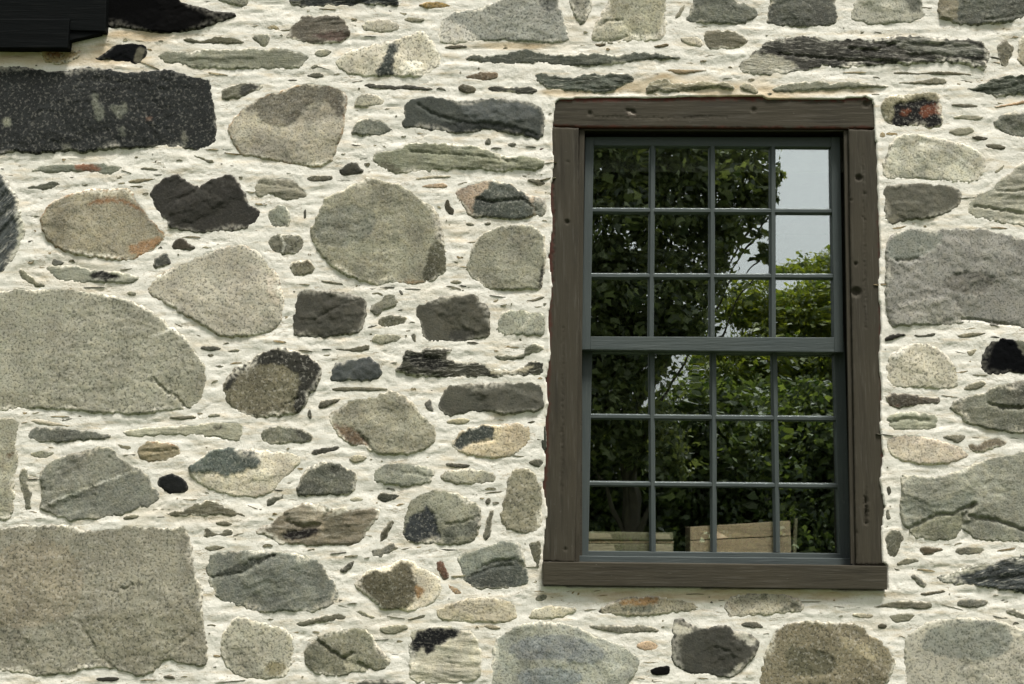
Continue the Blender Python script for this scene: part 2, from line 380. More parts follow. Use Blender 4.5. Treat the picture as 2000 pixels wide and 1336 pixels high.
    if style not in 'x':
        # flat split faces meeting in creases, and thin broken-off layers
        K = {'d': 7, 'm': 5, 'k': 8, 'f': 6, 'g': 7}.get(style, 5); tl = {'d': .10, 'k': .07, 'm': .07, 'f': .06, 'g': .05}.get(style, .05)
        wx = vx + noise2(vx * 30, vz * 30, seed + 61) * .006; wz = vz + noise2(vx * 30, vz * 30, seed + 63) * .006
        pl = [((wx - rr.uniform(x0, x1)) * rr.normal(0, tl) + (wz - rr.uniform(z0, z1)) * rr.normal(0, tl)) for _ in range(K)]
        fc = np.min(pl, 0); fc = fc - np.median(fc); h = h + np.clip(fc, -.008, .004) * amp / max(rough, .01) * .8
        n_l = fbm(lx * 8, lz * 12, seed + 71, 3) * 1.6; stp = n_l - np.floor(n_l); st_ = np.floor(n_l) + np.clip((stp - .5) / .12 + .5, 0, 1)
        h = h + st_ * {'d': .0022, 'm': .0024, 'k': .0018, 'f': .0014, 'g': .0011, 's': .0014, 'w': .0025, 'b': .002}[style] * amp
    # slow slope of the whole face, as split stones have
    h = h + amp * tilt * ((vz - cz) / max(small, .05)) * 0.006
    col = np.empty((len(vx), 4)); col[:, :3] = np.array(lin(base, ALB * (0.92 if style == 'd' else .52 if style == 'k' and base < '5' else 1.0))) * ((1.0, 1.0, .92) if style == 'd' else (1, 1, 1)); col[:, 3] = alpha0
    jx = noise2(vx * 55, vz * 55, seed + 21) * 0.007 + noise2(vx * 150, vz * 150, seed + 23) * 0.004
    jz = noise2(vx * 55, vz * 55, seed + 25) * 0.007 + noise2(vx * 150, vz * 150, seed + 27) * 0.004
    for hexc, lift, pp in patches:
        q = to_wall(pp, base_d); q = np.array(q); w = np.zeros(len(vx))
        for ka in range(9):
            ro = .0045 * (ka > 0) * (.55 + .45 * (ka % 2)); w += inside(vx + jx + ro * math.cos(ka * .785), vz + jz + ro * math.sin(ka * .785), chaikin(q, 1)) / 9.0
        col[:, :3] = col[:, :3] * (1 - w[:, None]) + np.array(lin(hexc, ALB)) * w[:, None]
        col[:, 3] = np.maximum(col[:, 3], w)
        h = h + w * lift * 0.001 * amp
    h = np.where(d > .55 * ew, np.maximum(h, .0037), h) if style != 'x' else h
    for hexc, wd, pp in veins:
        q = to_wall(pp, base_d); dd = seg_dist(vx + jx * .5, vz + jz * .5, q, False); w = np.clip(1.4 - dd / (wd * U), 0, 1)
        col[:, :3] = col[:, :3] * (1 - w[:, None]) + np.array(lin(hexc, ALB)) * w[:, None]; col[:, 3] = np.maximum(col[:, 3], w)
    for wd, dep, pp in cracks:
        q = to_wall(pp, base_d); dd = seg_dist(vx + jx * .7, vz + jz * .7, q, False)
        h = h - dep * 0.001 * np.exp(-(dd / (wd * U)) ** 2)
    for hu, hv, hr, dep in holes:
        qx, qz = wp(hu, hv, base_d); dd = np.hypot(vx - qx, vz - qz)
        h = h - dep * 0.001 * np.clip(1.6 - dd / (hr * U), 0, 1) ** .6
    if rim:
        hexc, wd = rim; w = np.clip(1.3 - d / (wd * U) + 0.9 * noise2(vx * 30, vz * 30, seed + 41), 0, 1) * .85
        col[:, :3] = col[:, :3] * (1 - w[:, None]) + np.array(lin(hexc, ALB)) * w[:, None]; col[:, 3] = np.maximum(col[:, 3], w)
    if film:                                           # lime slurry smeared over the edge, wide in places and absent in others
        wd_ = 0.042 * np.clip(noise2(vx * 9, vz * 9, seed + 55) + 0.16, 0, 1) * min(1, small / .15) + 1e-5
        w = np.clip((wd_ - d) / (.6 * wd_), 0, 1) * np.clip(.65 + 1.2 * noise2(vx * 90, vz * 90, seed + 57), 0, 1) * film
        col[:, :3] = col[:, :3] * (1 - w[:, None]) + np.array(lin('dbd5c4', ALB)) * w[:, None]
    if False:
        w = np.clip(1.0 - d / (5 * U) + 1.5 * noise2(vx * 40, vz * 40, seed + 51) - 0.75, 0, 1) * film
        col[:, :3] = col[:, :3] * (1 - w[:, None]) + np.array(lin('d8d2c0', ALB)) * w[:, None]
    # mesh in a frame turned by -ang about the wall normal, so the grain follows the stone
    n = len(vx)
    front = np.stack([lx, -h, lz], 1)
    loop = [i for i in range(n)]
    # outline order for the skirt: walk the boundary edges
    cnt = {}
    for f in faces:
        for i in range(len(f)):
            e = (f[i], f[(i + 1) % len(f)]); cnt[(min(e), max(e))] = cnt.get((min(e), max(e)), 0) + 1
    bd = [(f[i], f[(i + 1) % len(f)]) for f in faces for i in range(len(f)) if cnt[(min(f[i], f[(i + 1) % len(f)]), max(f[i], f[(i + 1) % len(f)]))] == 1]
    bv = sorted({i for e in bd for i in e}); mp = {b: n + k for k, b in enumerate(bv)}
    back = np.stack([lx[bv], np.full(len(bv), depth), lz[bv]], 1)
    mid = np.array([[lx[bv].mean(), depth, lz[bv].mean()]])
    # front faces: CDT gives counter-clockwise in (x, z) -> normal +Y, flip to face -Y
    F1 = [tuple(f) for f in faces]
    F2 = [(b, a, mp[a], mp[b]) for a, b in bd] + [(mp[b], mp[a], n + len(bv)) for a, b in bd]
    # orientation test
    a, b_, c_ = F1[0][:3]
    area = (lx[b_] - lx[a]) * (lz[c_] - lz[a]) - (lx[c_] - lx[a]) * (lz[b_] - lz[a])
    if area < 0: F1 = [f[::-1] for f in F1]; F2 = [f[::-1] for f in F2]
    me = bpy.data.meshes.new(name)
    me.from_pydata(np.vstack([front, back, mid]).tolist(), [], F1 + F2)
    at = me.attributes.new('col', 'FLOAT_COLOR', 'POINT')
    if style != 'x':
        lum = col[:, :3].mean(1); col[:, :3] = lum[:, None] + (col[:, :3] - lum[:, None]) * .82; col[:, :3] *= (np.clip(lum / (.30 * ALB), .02, 2) ** (.14 if style == 'd' else .27))[:, None]
    cc = np.vstack([col, col[bv], col[:1]]); at.data.foreach_set('color', cc.astype(np.float32).ravel())
    sm = np.zeros(len(F1) + len(F2), bool); sm[:len(F1)] = True
    me.polygons.foreach_set('use_smooth', sm); me.update()
    ob = link(name, me, parent, mat)
    ob.location = Vector((cx, base_d, cz)) - (parent_world(parent) if parent else Vector())
    ob.rotation_euler = (0, -ang, 0)
    return ob, o

# ---------------------------------------------------------------- survey of the wall: one line per stone
# kind, colour, height (mm), grain angle (deg), outline | P patch colour, lift, outline | C crack width, depth, line | V vein | R rim | L label
STONES = '''
b 100f0e 14 8 189,-12 348,-12 351,5 378,11 421,24 454,24 464,34 437,41 405,54 359,62 319,67 292,62 259,57 216,54 189,51 | P 060606 0 180,-20 300,-20 320,30 300,70 210,70 180,55 | L sooty black stone beside the dark ledge in the top left corner
g a68f62 4 0 80,107 86,98 110,94 140,95 160,100 152,113 135,122 110,127 90,122 | P 8a5f38 -1 88,100 115,96 125,108 100,115
b 1b1d20 9 15 184,116 203,107 224,88 259,85 292,93 273,130 248,121 216,117 | P 6e6a58 0 268,95 288,95 272,128 262,122
s 8c8d78 9 0 306,104 337,101 375,103 400,97 427,96 459,100 500,96 520,98 539,93 557,97 596,103 603,117 590,129 554,136 518,133 470,135 432,135 378,135 360,130 345,121 316,124
s 6a6850 5 3 357,77 370,75 385,80 405,79 425,72 445,73 470,79 478,84 455,86 420,85 395,86 370,84
f 8f8f7c 6 0 490,74 502,67 524,67 527,78 516,92 505,84
k 4a4f4d 15 0 -60,128 0,130 16,130 49,130 65,135 108,142 130,139 162,132 189,134 216,135 232,143 265,142 294,138 335,138 359,146 405,155 413,162 414,189 418,216 423,238 424,270 416,286 378,293 359,289 327,285 259,290 205,293 173,298 132,296 95,300 65,301 38,296 0,301 -60,300 | P 6d7062 1 178,182 192,182 195,205 206,215 205,238 190,237 184,215 | P 6f7264 1 212,205 235,208 245,200 250,215 240,235 228,230 | P 696c60 1 233,250 248,248 245,270 236,268 | P 8a8b78 1 3,235 15,228 26,245 12,250 | P 777668 1 354,255 365,258 366,285 356,285 | P 7a5f4c 0 288,228 298,228 297,238 289,238 | P 757566 1 125,280 138,282 136,294 122,294 | L large dark granite block speckled with pale lichen
s 73715d 9 20 433,194 435,175 454,167 486,163 494,159 518,169 494,181 470,193 443,196 | P 4b4c44 0 470,170 494,160 514,169 492,180 470,190
f aba592 15 10 443,248 459,230 481,207 513,187 545,179 590,165 614,162 650,168 668,177 680,190 674,210 671,255 659,285 653,312 632,325 614,327 575,321 536,315 500,308 470,302 456,284 | P 7f7a6b 2 478,206 513,185 590,160 655,165 684,190 668,235 640,195 605,200 585,230 560,247 535,247 510,235 500,210 480,225 | R b08a5c 3 | L big pale tan boulder with a darker brown top
s 868a78 5 2 60,333 80,325 110,321 140,322 180,320 195,319 225,324 243,329 230,338 215,343 190,337 150,334 110,337 80,338 | P 96674a 0 143,318 190,320 200,336 150,335
m 77765f 3 -15 375,303 395,308 420,316 410,318 390,312
m 77765f 3 0 272,330 285,327 310,331 300,334
m 8b8262 3 8 250,354 275,349 305,349 300,352 280,357 255,357
s 5f6252 5 8 52,366 75,362 95,356 118,355 121,362 105,367 90,371 65,370
w 5b6160 15 50 -70,330 0,338 13,350 22,369 32,382 38,398 43,428 48,441 46,466 38,487 27,506 11,525 0,533 -70,540 | P b7b4a0 -3 34,385 46,400 52,450 40,495 15,530 20,505 36,470 36,420
f 9d967e 15 3 78,433 84,414 100,396 140,378 176,370 216,369 243,367 257,371 265,390 284,412 297,431 311,444 324,459 313,477 292,493 270,506 254,509 216,508 189,504 151,500 113,487 92,468 84,452 | R a3753f 4 | P a07850 -1 168,402 190,388 225,385 260,396 290,420 275,412 240,395 200,396 | P a5825c -2 255,478 290,470 318,460 310,478 275,500 250,495 | L oval grey stone with a rusty orange rim
d 403e3a 14 20 293,371 319,350 346,339 356,348 389,369 397,358 416,351 451,338 459,350 470,363 478,379 483,396 508,412 505,428 489,443 464,450 421,452 383,454 362,450 338,447 319,428 310,415 300,398 | C 3 3 389,369 365,385 345,390 | L heart-shaped black stone
s 938f7b 8 3 497,368 503,350 520,347 550,347 577,352 590,365 603,380 595,389 560,390 545,388 540,380 505,384 498,378 | C 1.5 4 503,358 545,362 580,368 597,378
d 4f483c 6 0 334,485 340,473 350,465 360,467 370,478 385,487 360,490
m 5e615a 7 0 299,520 305,507 314,494 330,495 335,514 318,519 303,524
s 9a9b88 7 -5 90,525 100,517 135,520 184,528 238,533 274,541 265,552 243,555 200,551 151,552 119,550 103,536 | P 24241f -6 172,542 195,527 220,533 242,545 215,549 190,547
m 75756a 4 0 102,515 105,504 112,508 126,511 120,518 108,520
s 7c7b63 4 -40 37,527 50,530 62,541 70,551 95,559 80,561 60,554 45,548
f 8a8a75 4 0 247,571 255,569 268,572 265,578 252,577
g b0aa97 16 0 286,566 300,547 327,528 378,506 405,493 437,482 475,479 508,493 524,517 540,536 545,548 557,590 548,629 527,650 500,656 486,657 443,660 416,652 391,633 362,617 329,595 300,579 | R a07b4e 1.5 | P c3b7a4 0 520,530 545,540 552,590 535,600 525,570 | L rounded pinkish granite boulder
g a09e8a 17 0 -60,570 0,571 35,564 76,566 108,563 146,568 184,574 230,579 265,593 308,614 332,639 351,649 373,676 375,682 394,706 404,728 402,763 394,779 383,795 324,802 297,808 248,810 227,806 178,808 151,802 108,800 68,798 35,800 0,802 -60,802 | C 2 9 302,741 324,765 343,771 362,798 | V c9c6b6 2.5 300,657 320,650 340,642 | P 98957f -1.5 302,745 345,772 362,800 398,790 405,760 400,730 380,735 350,750 | P 98957f -1 -40,770 60,765 120,780 160,790 150,805 0,810 -60,805 | L huge grey granite boulder cut by the left edge
m 66655a 4 2 391,679 405,676 425,678 435,682 420,685 395,683
m 8a8872 3 5 443,686 460,682 470,685 450,688
g 7d775f 17 0 436,754 443,738 459,719 491,703 500,697 518,685 545,679 572,685 599,694 620,706 629,721 626,739 620,757 605,772 593,796 581,808 545,814 500,817 491,815 470,806 446,790 439,776 | P 45443c 1 434,760 455,718 491,700 545,675 599,690 634,721 628,745 610,775 588,812 575,800 580,770 588,735 560,716 545,712 500,712 465,728 448,765 | C 2 6 540,812 560,790 582,778 | L dark-rimmed round brown stone
s adab93 6 -3 238,845 260,838 310,835 350,832 410,826 440,823 470,825 478,833 475,850 465,862 445,862 420,855 395,858 400,850 340,848 280,853 250,851 | P 2c2b25 -5 414,836 430,831 436,836 422,840 | C 2 7 385,860 420,855 455,863
m 72756a 9 0 52,851 60,840 70,834 95,837 120,835 150,840 190,845 217,850 215,856 190,857 150,861 120,864 85,864 60,860
s b9af96 3 -4 55,822 75,819 110,825 150,833 120,833 80,828
m 76735f 4 0 330,815 355,813 375,812 385,815 370,819 340,818
m 8b8974 3 0 405,813 420,808 434,811 415,815
f a8a690 14 0 -60,818 0,817 40,819 35,849 31,865 36,905 28,930 27,984 24,1006 11,1019 -60,1019 | P 857558 -1 12,888 20,880 30,885 18,900
f 80806d 5 80 38,923 48,914 55,920 54,950 62,962 60,985 60,993 50,997 47,975 43,955 38,940
f 92927c 5 0 58,886 75,880 95,882 110,883 100,890 85,898 70,893
m 8f9081 15 18 78,992 84,970 78,930 89,908 113,895 151,884 178,875 205,870 224,881 235,895 270,916 292,930 294,946 305,957 312,973 302,984 270,992 232,1006 194,1014 162,1014 146,1019 113,1008 89,998 | V c6c5b8 2 80,992 110,977 150,962 200,942 272,916 | V b5b4a6 1.2 92,962 112,960 135,955 | C 2 5 210,900 222,885 | P 84867a -3 80,998 150,964 270,920 312,950 318,985 230,1010 150,1022 | L grey slate with a thin white vein across it
m 8d886d 4 -10 229,868 240,869 252,870 259,876 248,880 238,876
s 968a6b 9 3 266,889 275,865 297,861 324,866 348,869 352,880 358,889 335,895 319,902 294,903 281,898 | R 9c6a3c 2 | C 1.5 5 275,880 310,882 345,878 | L small rusty layered stone like a brick
b 2f3130 8 20 307,942 315,932 330,927 335,925 345,930 358,935 367,948 366,960 345,964 335,965 320,958
f cfc7b0 14 10 367,911 397,895 408,879 454,875 494,879 540,883 575,886 587,892 582,908 554,937 530,961 500,972 459,968 421,960 389,946 370,925 | P 667069 3 360,925 365,908 397,893 408,875 454,871 494,875 508,890 507,912 480,918 455,925 435,932 425,920 395,925 | P a6a38c 1 370,925 395,925 420,955 389,948 | L two-toned stone, blue-grey above and cream below
s 726e58 8 0 313,1004 330,1000 355,998 375,985 420,977 430,985 450,994 475,1002 484,1006 470,1009 430,1005 395,1007 350,1008 325,1008
m 7f7d66 3 3 240,1011 255,1006 275,1007 265,1013 245,1015
s 676856 4 30 519,982 530,972 545,968 557,962 550,975 535,986 522,988
g 979380 18 0 -60,1032 0,1033 22,1031 49,1026 86,1026 146,1027 162,1038 205,1034 243,1027 270,1026 308,1031 335,1033 359,1027 367,1044 374,1070 382,1098 381,1127 398,1154 398,1181 397,1211 400,1235 405,1268 405,1297 394,1303 375,1300 348,1292 329,1287 316,1297 305,1311 286,1320 265,1319 243,1311 216,1303 189,1307 159,1308 146,1316 103,1318 65,1322 46,1314 24,1311 0,1308 -60,1306 | C 2 4 155,1213 178,1250 190,1280 215,1297 240,1315 | C 2.2 4 330,1287 345,1262 375,1240 | C 2 6 236,1148 245,1152 258,1142 | C 2 4 40,1275 58,1255 | P 928e79 -0.8 155,1213 185,1275 245,1318 320,1300 345,1262 400,1240 400,1180 330,1190 240,1200 | P 978f79 0.6 0,1060 120,1050 170,1120 150,1200 60,1230 -60,1220 | L huge brownish granite block in the bottom left corner
d 45443c 5 0 186,1325 210,1322 235,1323 225,1330 195,1330
m 6a6857 4 0 318,1322 330,1318 345,1324 330,1326
d 53534b 6 0 695,1334 720,1329 760,1329 795,1334 800,1370 690,1370
s 726f5c 4 0 397,1046 403,1030 412,1033 420,1040 430,1044 440,1035 455,1035 455,1045 440,1048 420,1046 405,1049
m 8a8770 4 0 400,1069 420,1065 440,1067 438,1072 415,1077 402,1074
m 7d7a65 3 0 420,1021 440,1018 456,1023 445,1027 428,1025
m 82867b 16 12 406,1092 419,1079 437,1075 500,1076 554,1080 590,1083 629,1098 638,1122 662,1152 663,1167 650,1179 629,1191 614,1195 560,1194 518,1197 500,1195 470,1184 432,1173 416,1157 405,1125 | P 565b53 -5 406,1127 425,1118 440,1113 475,1098 500,1090 545,1080 530,1092 500,1105 475,1118 440,1125 | C 2 5 408,1128 440,1124 475,1118 505,1102 540,1082 | L blue-green slate slab
g aaa692 13 0 433,1240 448,1219 472,1203 495,1212 525,1220 555,1228 572,1245 575,1270 570,1300 565,1318 545,1325 510,1326 480,1325 455,1315 437,1295 432,1270 | P 928a6a -1 520,1290 560,1295 560,1320 520,1322
s 74725d 6 12 577,1220 590,1210 620,1206 650,1199 672,1200 680,1206 665,1211 625,1215 590,1224
m 8f8d76 4 -25 692,1194 700,1191 715,1198 733,1207 728,1210 710,1205
f 8b8a74 14 0 593,1275 602,1260 620,1242 644,1233 680,1228 716,1228 728,1248 740,1266 761,1284 763,1296 749,1311 716,1311 692,1314 668,1320 644,1321 620,1317 599,1302 | C 2.5 11 616,1246 645,1270 672,1286 692,1274 | C 3 9 672,1284 676,1298 | C 3 10 700,1295 725,1309 | P 7f7e6a -4 593,1262 618,1247 672,1286 676,1320 600,1310 | P a9a48c -1 675,1287 697,1300 690,1312 672,1310 | L stone split by a forked crack
m 8a8972 6 8 739,1228 760,1222 785,1221 800,1226 780,1235 765,1238 748,1237
m 77755f 3 12 795,1210 810,1205 830,1199 832,1204 815,1210
s b9b49e 13 -5 799,1290 800,1248 803,1230 845,1224 890,1225 920,1233 935,1251 941,1281 941,1314 932,1329 890,1334 830,1336 803,1330 | P 1f2123 -5 800,1282 800,1255 815,1232 840,1226 903,1229 893,1243 875,1250 850,1262 842,1277 832,1277 825,1265 815,1270 812,1284 | L pale stone with a black scar across its top
f d3c9b0 10 0 690,1143 698,1134 722,1113 735,1111 760,1105 785,1093 803,1095 820,1108 845,1118 865,1140 862,1160 845,1178 815,1192 800,1195 780,1190 745,1190 735,1178 712,1162 | P 6b6650 4 688,1143 722,1112 760,1118 780,1094 803,1100 808,1130 818,1150 808,1170 798,1188 745,1192 735,1178 712,1162 | P b08a58 1 815,1140 830,1150 820,1170 810,1165
s 8a806a 14 3 490,1040 500,1037 527,1026 554,999 575,990 599,982 629,984 637,992 680,993 740,991 746,999 737,1014 716,1035 704,1062 671,1066 620,1065 560,1063 539,1062 525,1047 | P 2e2824 -8 546,1042 580,1035 620,1028 626,1040 600,1050 560,1056 | C 2.5 8 560,1018 590,1030 630,1024 640,1000 | P 9c927c 3 560,1000 600,985 635,990 635,1010 600,1022 565,1015 | P 746d58 -2 640,1000 700,998 660,1010 700,1045 640,1060 630,1030 | L ragged brown stone with a dark hollow
m 6a6752 4 55 741,1062 745,1042 757,1024 765,1014 771,1016 762,1035 750,1055
m 7d7c6f 6 25 724,1076 732,1073 750,1068 765,1061 772,1066 778,1071 760,1079 740,1090 731,1088
m 605f53 4 35 664,1113 680,1100 692,1096 690,1103 678,1117 670,1117
f 93937f 15 10 785,1045 791,1008 795,984 818,963 857,955 905,969 935,987 940,1011 932,1047 917,1062 878,1064 836,1062 803,1059 788,1050 | P 444a4d -4 785,1050 797,1015 810,1003 825,1000 832,988 848,1000 855,1025 862,1062 836,1064 803,1061 | C 2 6 870,1024 905,1020 935,1008 | P 777a6c -2 862,1030 905,1022 940,1010 930,1050 900,1045 870,1066 | L rounded stone with a blue-black lower corner
f 85614c 5 -60 850,1100 860,1091 868,1103 874,1118 877,1130 865,1130 856,1118
g ac8f68 3 -40 872,1140 885,1143 900,1155 908,1160 895,1163 880,1155
m 8b9084 14 15 893,1090 900,1083 940,1070 985,1055 1015,1061 1022,1080 1028,1110 1036,1140 1000,1148 960,1150 925,1150 905,1135 898,1110 | P 61665f -5 903,1132 930,1112 970,1093 1010,1088 1030,1110 1038,1138 985,1149 930,1152 | C 2 6 930,1112 970,1095 1010,1090 | C 2 5 915,1128 960,1108 1000,1105
f 73725f 6 80 1033,1065 1042,1057 1058,1056 1057,1100 1050,1110 1043,1095 1035,1075
f bdb49b 10 0 851,1192 862,1187 881,1179 905,1170 930,1168 968,1167 1005,1178 1010,1195 1005,1208 990,1216 950,1216 905,1214 862,1211 853,1203 | P 9a947d -1 870,1185 890,1182 885,1195
m a0977d 3 0 943,1222 960,1220 980,1226 965,1229 950,1227
f bab49d 6 5 1032,1208 1041,1190 1070,1183 1100,1185 1130,1192 1108,1201 1068,1212
f a3a699 15 -5 959,1296 963,1260 975,1243 1000,1228 1030,1216 1065,1213 1100,1217 1130,1228 1160,1240 1190,1252 1225,1268 1247,1282 1250,1305 1235,1320 1225,1345 1220,1380 970,1380 960,1330 | P 8f9594 0 985,1265 1040,1240 1120,1240 1190,1270 1160,1300 1080,1285 1020,1290 | P 929a9a 0 1010,1310 1090,1300 1150,1320 1100,1350 1020,1345 | L broad smooth blue-grey boulder below the window
m 817f6e 6 0 1148,1222 1165,1221 1200,1222 1232,1224 1250,1221 1275,1226 1290,1232 1260,1234 1225,1237 1200,1234 1165,1229
f c2a686 4 0 1242,1258 1265,1250 1288,1258 1285,1268 1260,1270 1245,1266
b 222221 7 0 1268,1308 1285,1302 1307,1301 1308,1312 1300,1318 1275,1318
d 52514b 14 -12 1308,1259 1316,1238 1315,1215 1325,1208 1340,1213 1355,1225 1378,1227 1400,1224 1424,1221 1432,1232 1459,1235 1483,1248 1483,1262 1470,1286 1446,1313 1432,1321 1405,1321 1378,1317 1346,1315 1324,1302 1313,1286 | P c9c2ae -3 1305,1228 1318,1218 1335,1222 1358,1229 1345,1238 1318,1238 | P b3af9f -2 1428,1228 1450,1234 1472,1246 1478,1258 1460,1262 1452,1248 1435,1243 | P b5b1a0 -2 1440,1300 1452,1288 1448,1305 1430,1320 1420,1320 | C 2 4 1395,1262 1420,1272 1435,1285 | L black slate with flaking pale edges
m 6a685b 4 -8 1443,1220 1465,1213 1480,1217 1493,1224 1480,1227 1460,1225
f a8a189 9 0 1165,1195 1175,1187 1200,1175 1225,1167 1260,1165 1290,1166 1320,1170 1350,1175 1367,1183 1362,1190 1340,1195 1310,1196 1285,1200 1250,1204 1210,1202 1180,1200 | P a98455 0 1205,1172 1285,1166 1285,1180 1225,1184 | P 7f7f70 -2 1210,1185 1275,1182 1280,1196 1220,1198 | P 4b4c42 -2 1164,1190 1176,1185 1178,1197 1166,1197
f beb7a1 6 4 1415,1185 1425,1165 1470,1160 1520,1160 1555,1170 1570,1180 1568,1195 1530,1198 1490,1200 1450,1205 1425,1207 | P 7e7e6c -1 1515,1192 1545,1182 1552,1172 1568,1182 1566,1196 1530,1197 | P 84836f -1 1468,1168 1500,1162 1495,1170
s 86846e 6 0 1732,1204 1745,1199 1770,1198 1790,1200 1780,1211 1760,1217 1745,1213
f a69f86 4 0 1662,1200 1680,1198 1708,1201 1700,1208 1680,1207
d 66614f 4 0 1714,1222 1722,1218 1733,1222 1728,1227 1718,1227
m 7d7c6f 6 0 1867,1178 1875,1172 1900,1171 1925,1171 1931,1177 1915,1185 1890,1187 1872,1183
s 73715f 6 -20 1964,1193 1975,1188 1990,1195 2010,1203 2040,1215 1998,1210 1980,1202
s 7c7863 5 0 1690,1186 1720,1182 1740,1176 1770,1174 1800,1176 1820,1179 1818,1188 1795,1190 1765,1186 1735,1185
m 6d6954 3 4 1795,1160 1815,1157 1840,1153 1848,1156 1835,1160 1810,1162
g 8a8166 16 0 1479,1329 1488,1300 1495,1270 1505,1245 1520,1225 1545,1216 1590,1213 1640,1215 1685,1224 1700,1241 1730,1259 1746,1278 1748,1300 1735,1325 1722,1350 1715,1380 1490,1380 | P aaa289 1 1575,1290 1590,1285 1590,1315 1578,1320 | P 6e6a52 -3 1530,1260 1600,1270 1640,1290 1620,1320 1540,1320 | P 9c9272 2 1640,1240 1690,1255 1720,1290 1680,1290 1640,1262 | L rough olive-brown boulder at the bottom edge
k b0ac9a 15 0 1765,1256 1779,1235 1810,1216 1850,1207 1905,1206 1946,1211 1986,1227 2040,1245 2060,1380 1775,1380 1768,1310 | P 8f9184 1 1800,1240 1850,1210 1946,1213 1980,1240 1960,1280 1900,1290 1850,1285 1800,1270 | L pale speckled granite in the bottom right corner
w 4d5352 13 12 1825,1130 1850,1122 1880,1110 1920,1100 1945,1100 1960,1088 1990,1085 2040,1080 2060,1160 1995,1158 1960,1153 1925,1147 1900,1143 1870,1141 1845,1138 | P a4a28e -3 1825,1130 1850,1120 1900,1102 1950,1095 1930,1108 1880,1122 1850,1130 | L dark rippled schist at the right edge
m 7c7b6e 5 -45 1778,1125 1785,1122 1800,1131 1811,1140 1800,1147 1788,1137
f 70705f 9 80 1727,1060 1733,1040 1750,1034 1760,1036 1763,1050 1758,1075 1748,1088 1738,1089 1730,1075
m 84826e 5 10 1749,1102 1762,1092 1780,1089 1797,1094 1780,1101 1762,1104
d 625744 4 0 1798,1075 1800,1067 1815,1069 1845,1071 1825,1080 1805,1084
m 84826f 6 3 1862,1078 1875,1069 1900,1068 1927,1073 1910,1082 1880,1084
m 969787 17 8 1755,927 1791,930 1821,935 1860,924 1884,915 1908,903 1950,891 2000,882 2060,874 2060,1060 2000,1059 1973,1057 1932,1055 1903,1054 1881,1031 1862,1054 1819,1054 1784,1051 1770,1035 1760,1016 1756,984 1764,957 | C 3 14 1768,1036 1800,1020 1830,1006 1862,1004 1902,985 | C 3.5 14 1880,1034 1884,1005 1902,985 | C 3 12 1893,1008 1950,1018 2000,1036 | P 85866f -8 1768,1040 1800,1022 1830,1008 1862,1006 1884,1000 1878,1035 1862,1060 1780,1060 | P 8c8e7e -7 1893,1010 1950,1020 2010,1040 2060,1040 2060,1065 1905,1060 1883,1030 | P 868a7c -2 1757,975 1830,980 1900,960 1905,985 1860,1000 1800,1010 1762,1010 | L big cracked grey-green slate right of the window
d 5b5a50 4 80 1731,955 1737,948 1741,960 1736,969
f 7d7c6f 4 70 1728,1000 1735,993 1738,1008 1740,1013 1730,1014
f c0b4a0 10 -5 1728,862 1740,853 1779,847 1815,856 1860,868 1884,880 1895,889 1875,900 1836,908 1794,908 1755,897 1734,882 | R b3966e 1.2
m 84816f 6 0 1839,853 1855,850 1886,849 1885,858 1870,866 1850,858
f 827762 7 8 1889,873 1895,864 1905,867 1912,865 1935,857 1950,853 1968,863 1960,872 1930,879 1905,884 1893,879
s a1a38b 8 2 1731,820 1740,808 1775,805 1800,806 1825,810 1830,822 1827,835 1805,839 1770,841 1745,841 1735,832 | C 2 7 1735,825 1770,818 1815,822
m 635c50 9 0 1728,777 1740,770 1770,769 1790,773 1810,778 1838,778 1835,787 1810,789 1785,793 1760,795 1742,796 1735,788 | P 6e4c3e 0 1732,788 1760,792 1750,797 1738,796
g bbb49f 13 0 1732,720 1736,698 1755,682 1780,672 1805,670 1830,680 1850,697 1865,715 1873,740 1868,756 1840,760 1790,757 1740,755 1734,740 | P cfcabb 1 1735,700 1755,683 1775,676 1770,690 1745,705
b 14161a 14 0 1916,715 1920,690 1932,668 1955,661 1975,664 2000,668 2050,670 2055,730 2000,730 1975,726 1950,731 1930,732 1918,726 | P 6e6e5e -2 1978,660 2055,660 2055,695 2000,697 1990,680 | L jet black stone at the right edge
m 84816d 7 10 1880,761 1895,748 1920,745 1928,750 1910,760 1890,764
m 7a7b6b 15 12 1852,796 1870,780 1895,774 1920,770 1938,755 1965,748 2000,743 2060,738 2060,850 2000,846 1970,846 1940,840 1905,832 1885,826 1875,812 1862,804 | C 3 12 1930,788 1960,797 2000,797 2055,790 | P 68695b 2 1920,768 1965,748 2060,738 2060,792 2000,797 1950,790 | L dark slate split by a level crack
d 31302b 6 15 1728,667 1728,660 1745,652 1765,651 1768,655 1750,660 1735,666
m 605e50 4 3 1783,654 1800,655 1827,650 1825,655 1810,659 1795,659
m 7f7b65 4 3 1866,657 1880,652 1905,650 1929,651 1915,655 1885,660
f a6a086 2 40 1887,688 1900,683 1908,682 1900,694 1893,694
k 8f8d84 17 0 1728,474 1746,456 1779,447 1806,450 1824,453 1842,448 1896,447 1937,450 1979,463 2060,480 2060,645 2000,641 1970,641 1940,636 1910,628 1880,630 1850,635 1800,635 1760,637 1738,640 1733,615 1728,590 1731,550 | C 3 10 1750,509 1775,510 1792,505 | C 3 9 1880,624 1930,629 1990,640 | P 878a7f -4 1728,510 1792,506 1835,480 1845,455 1780,445 1740,460 | P a09d92 3 1740,600 1800,585 1860,580 1880,620 1800,636 1745,640 | P 7d7a71 -3 1830,560 1870,530 1940,535 1935,570 1880,580 | L large rough granite block right of the window
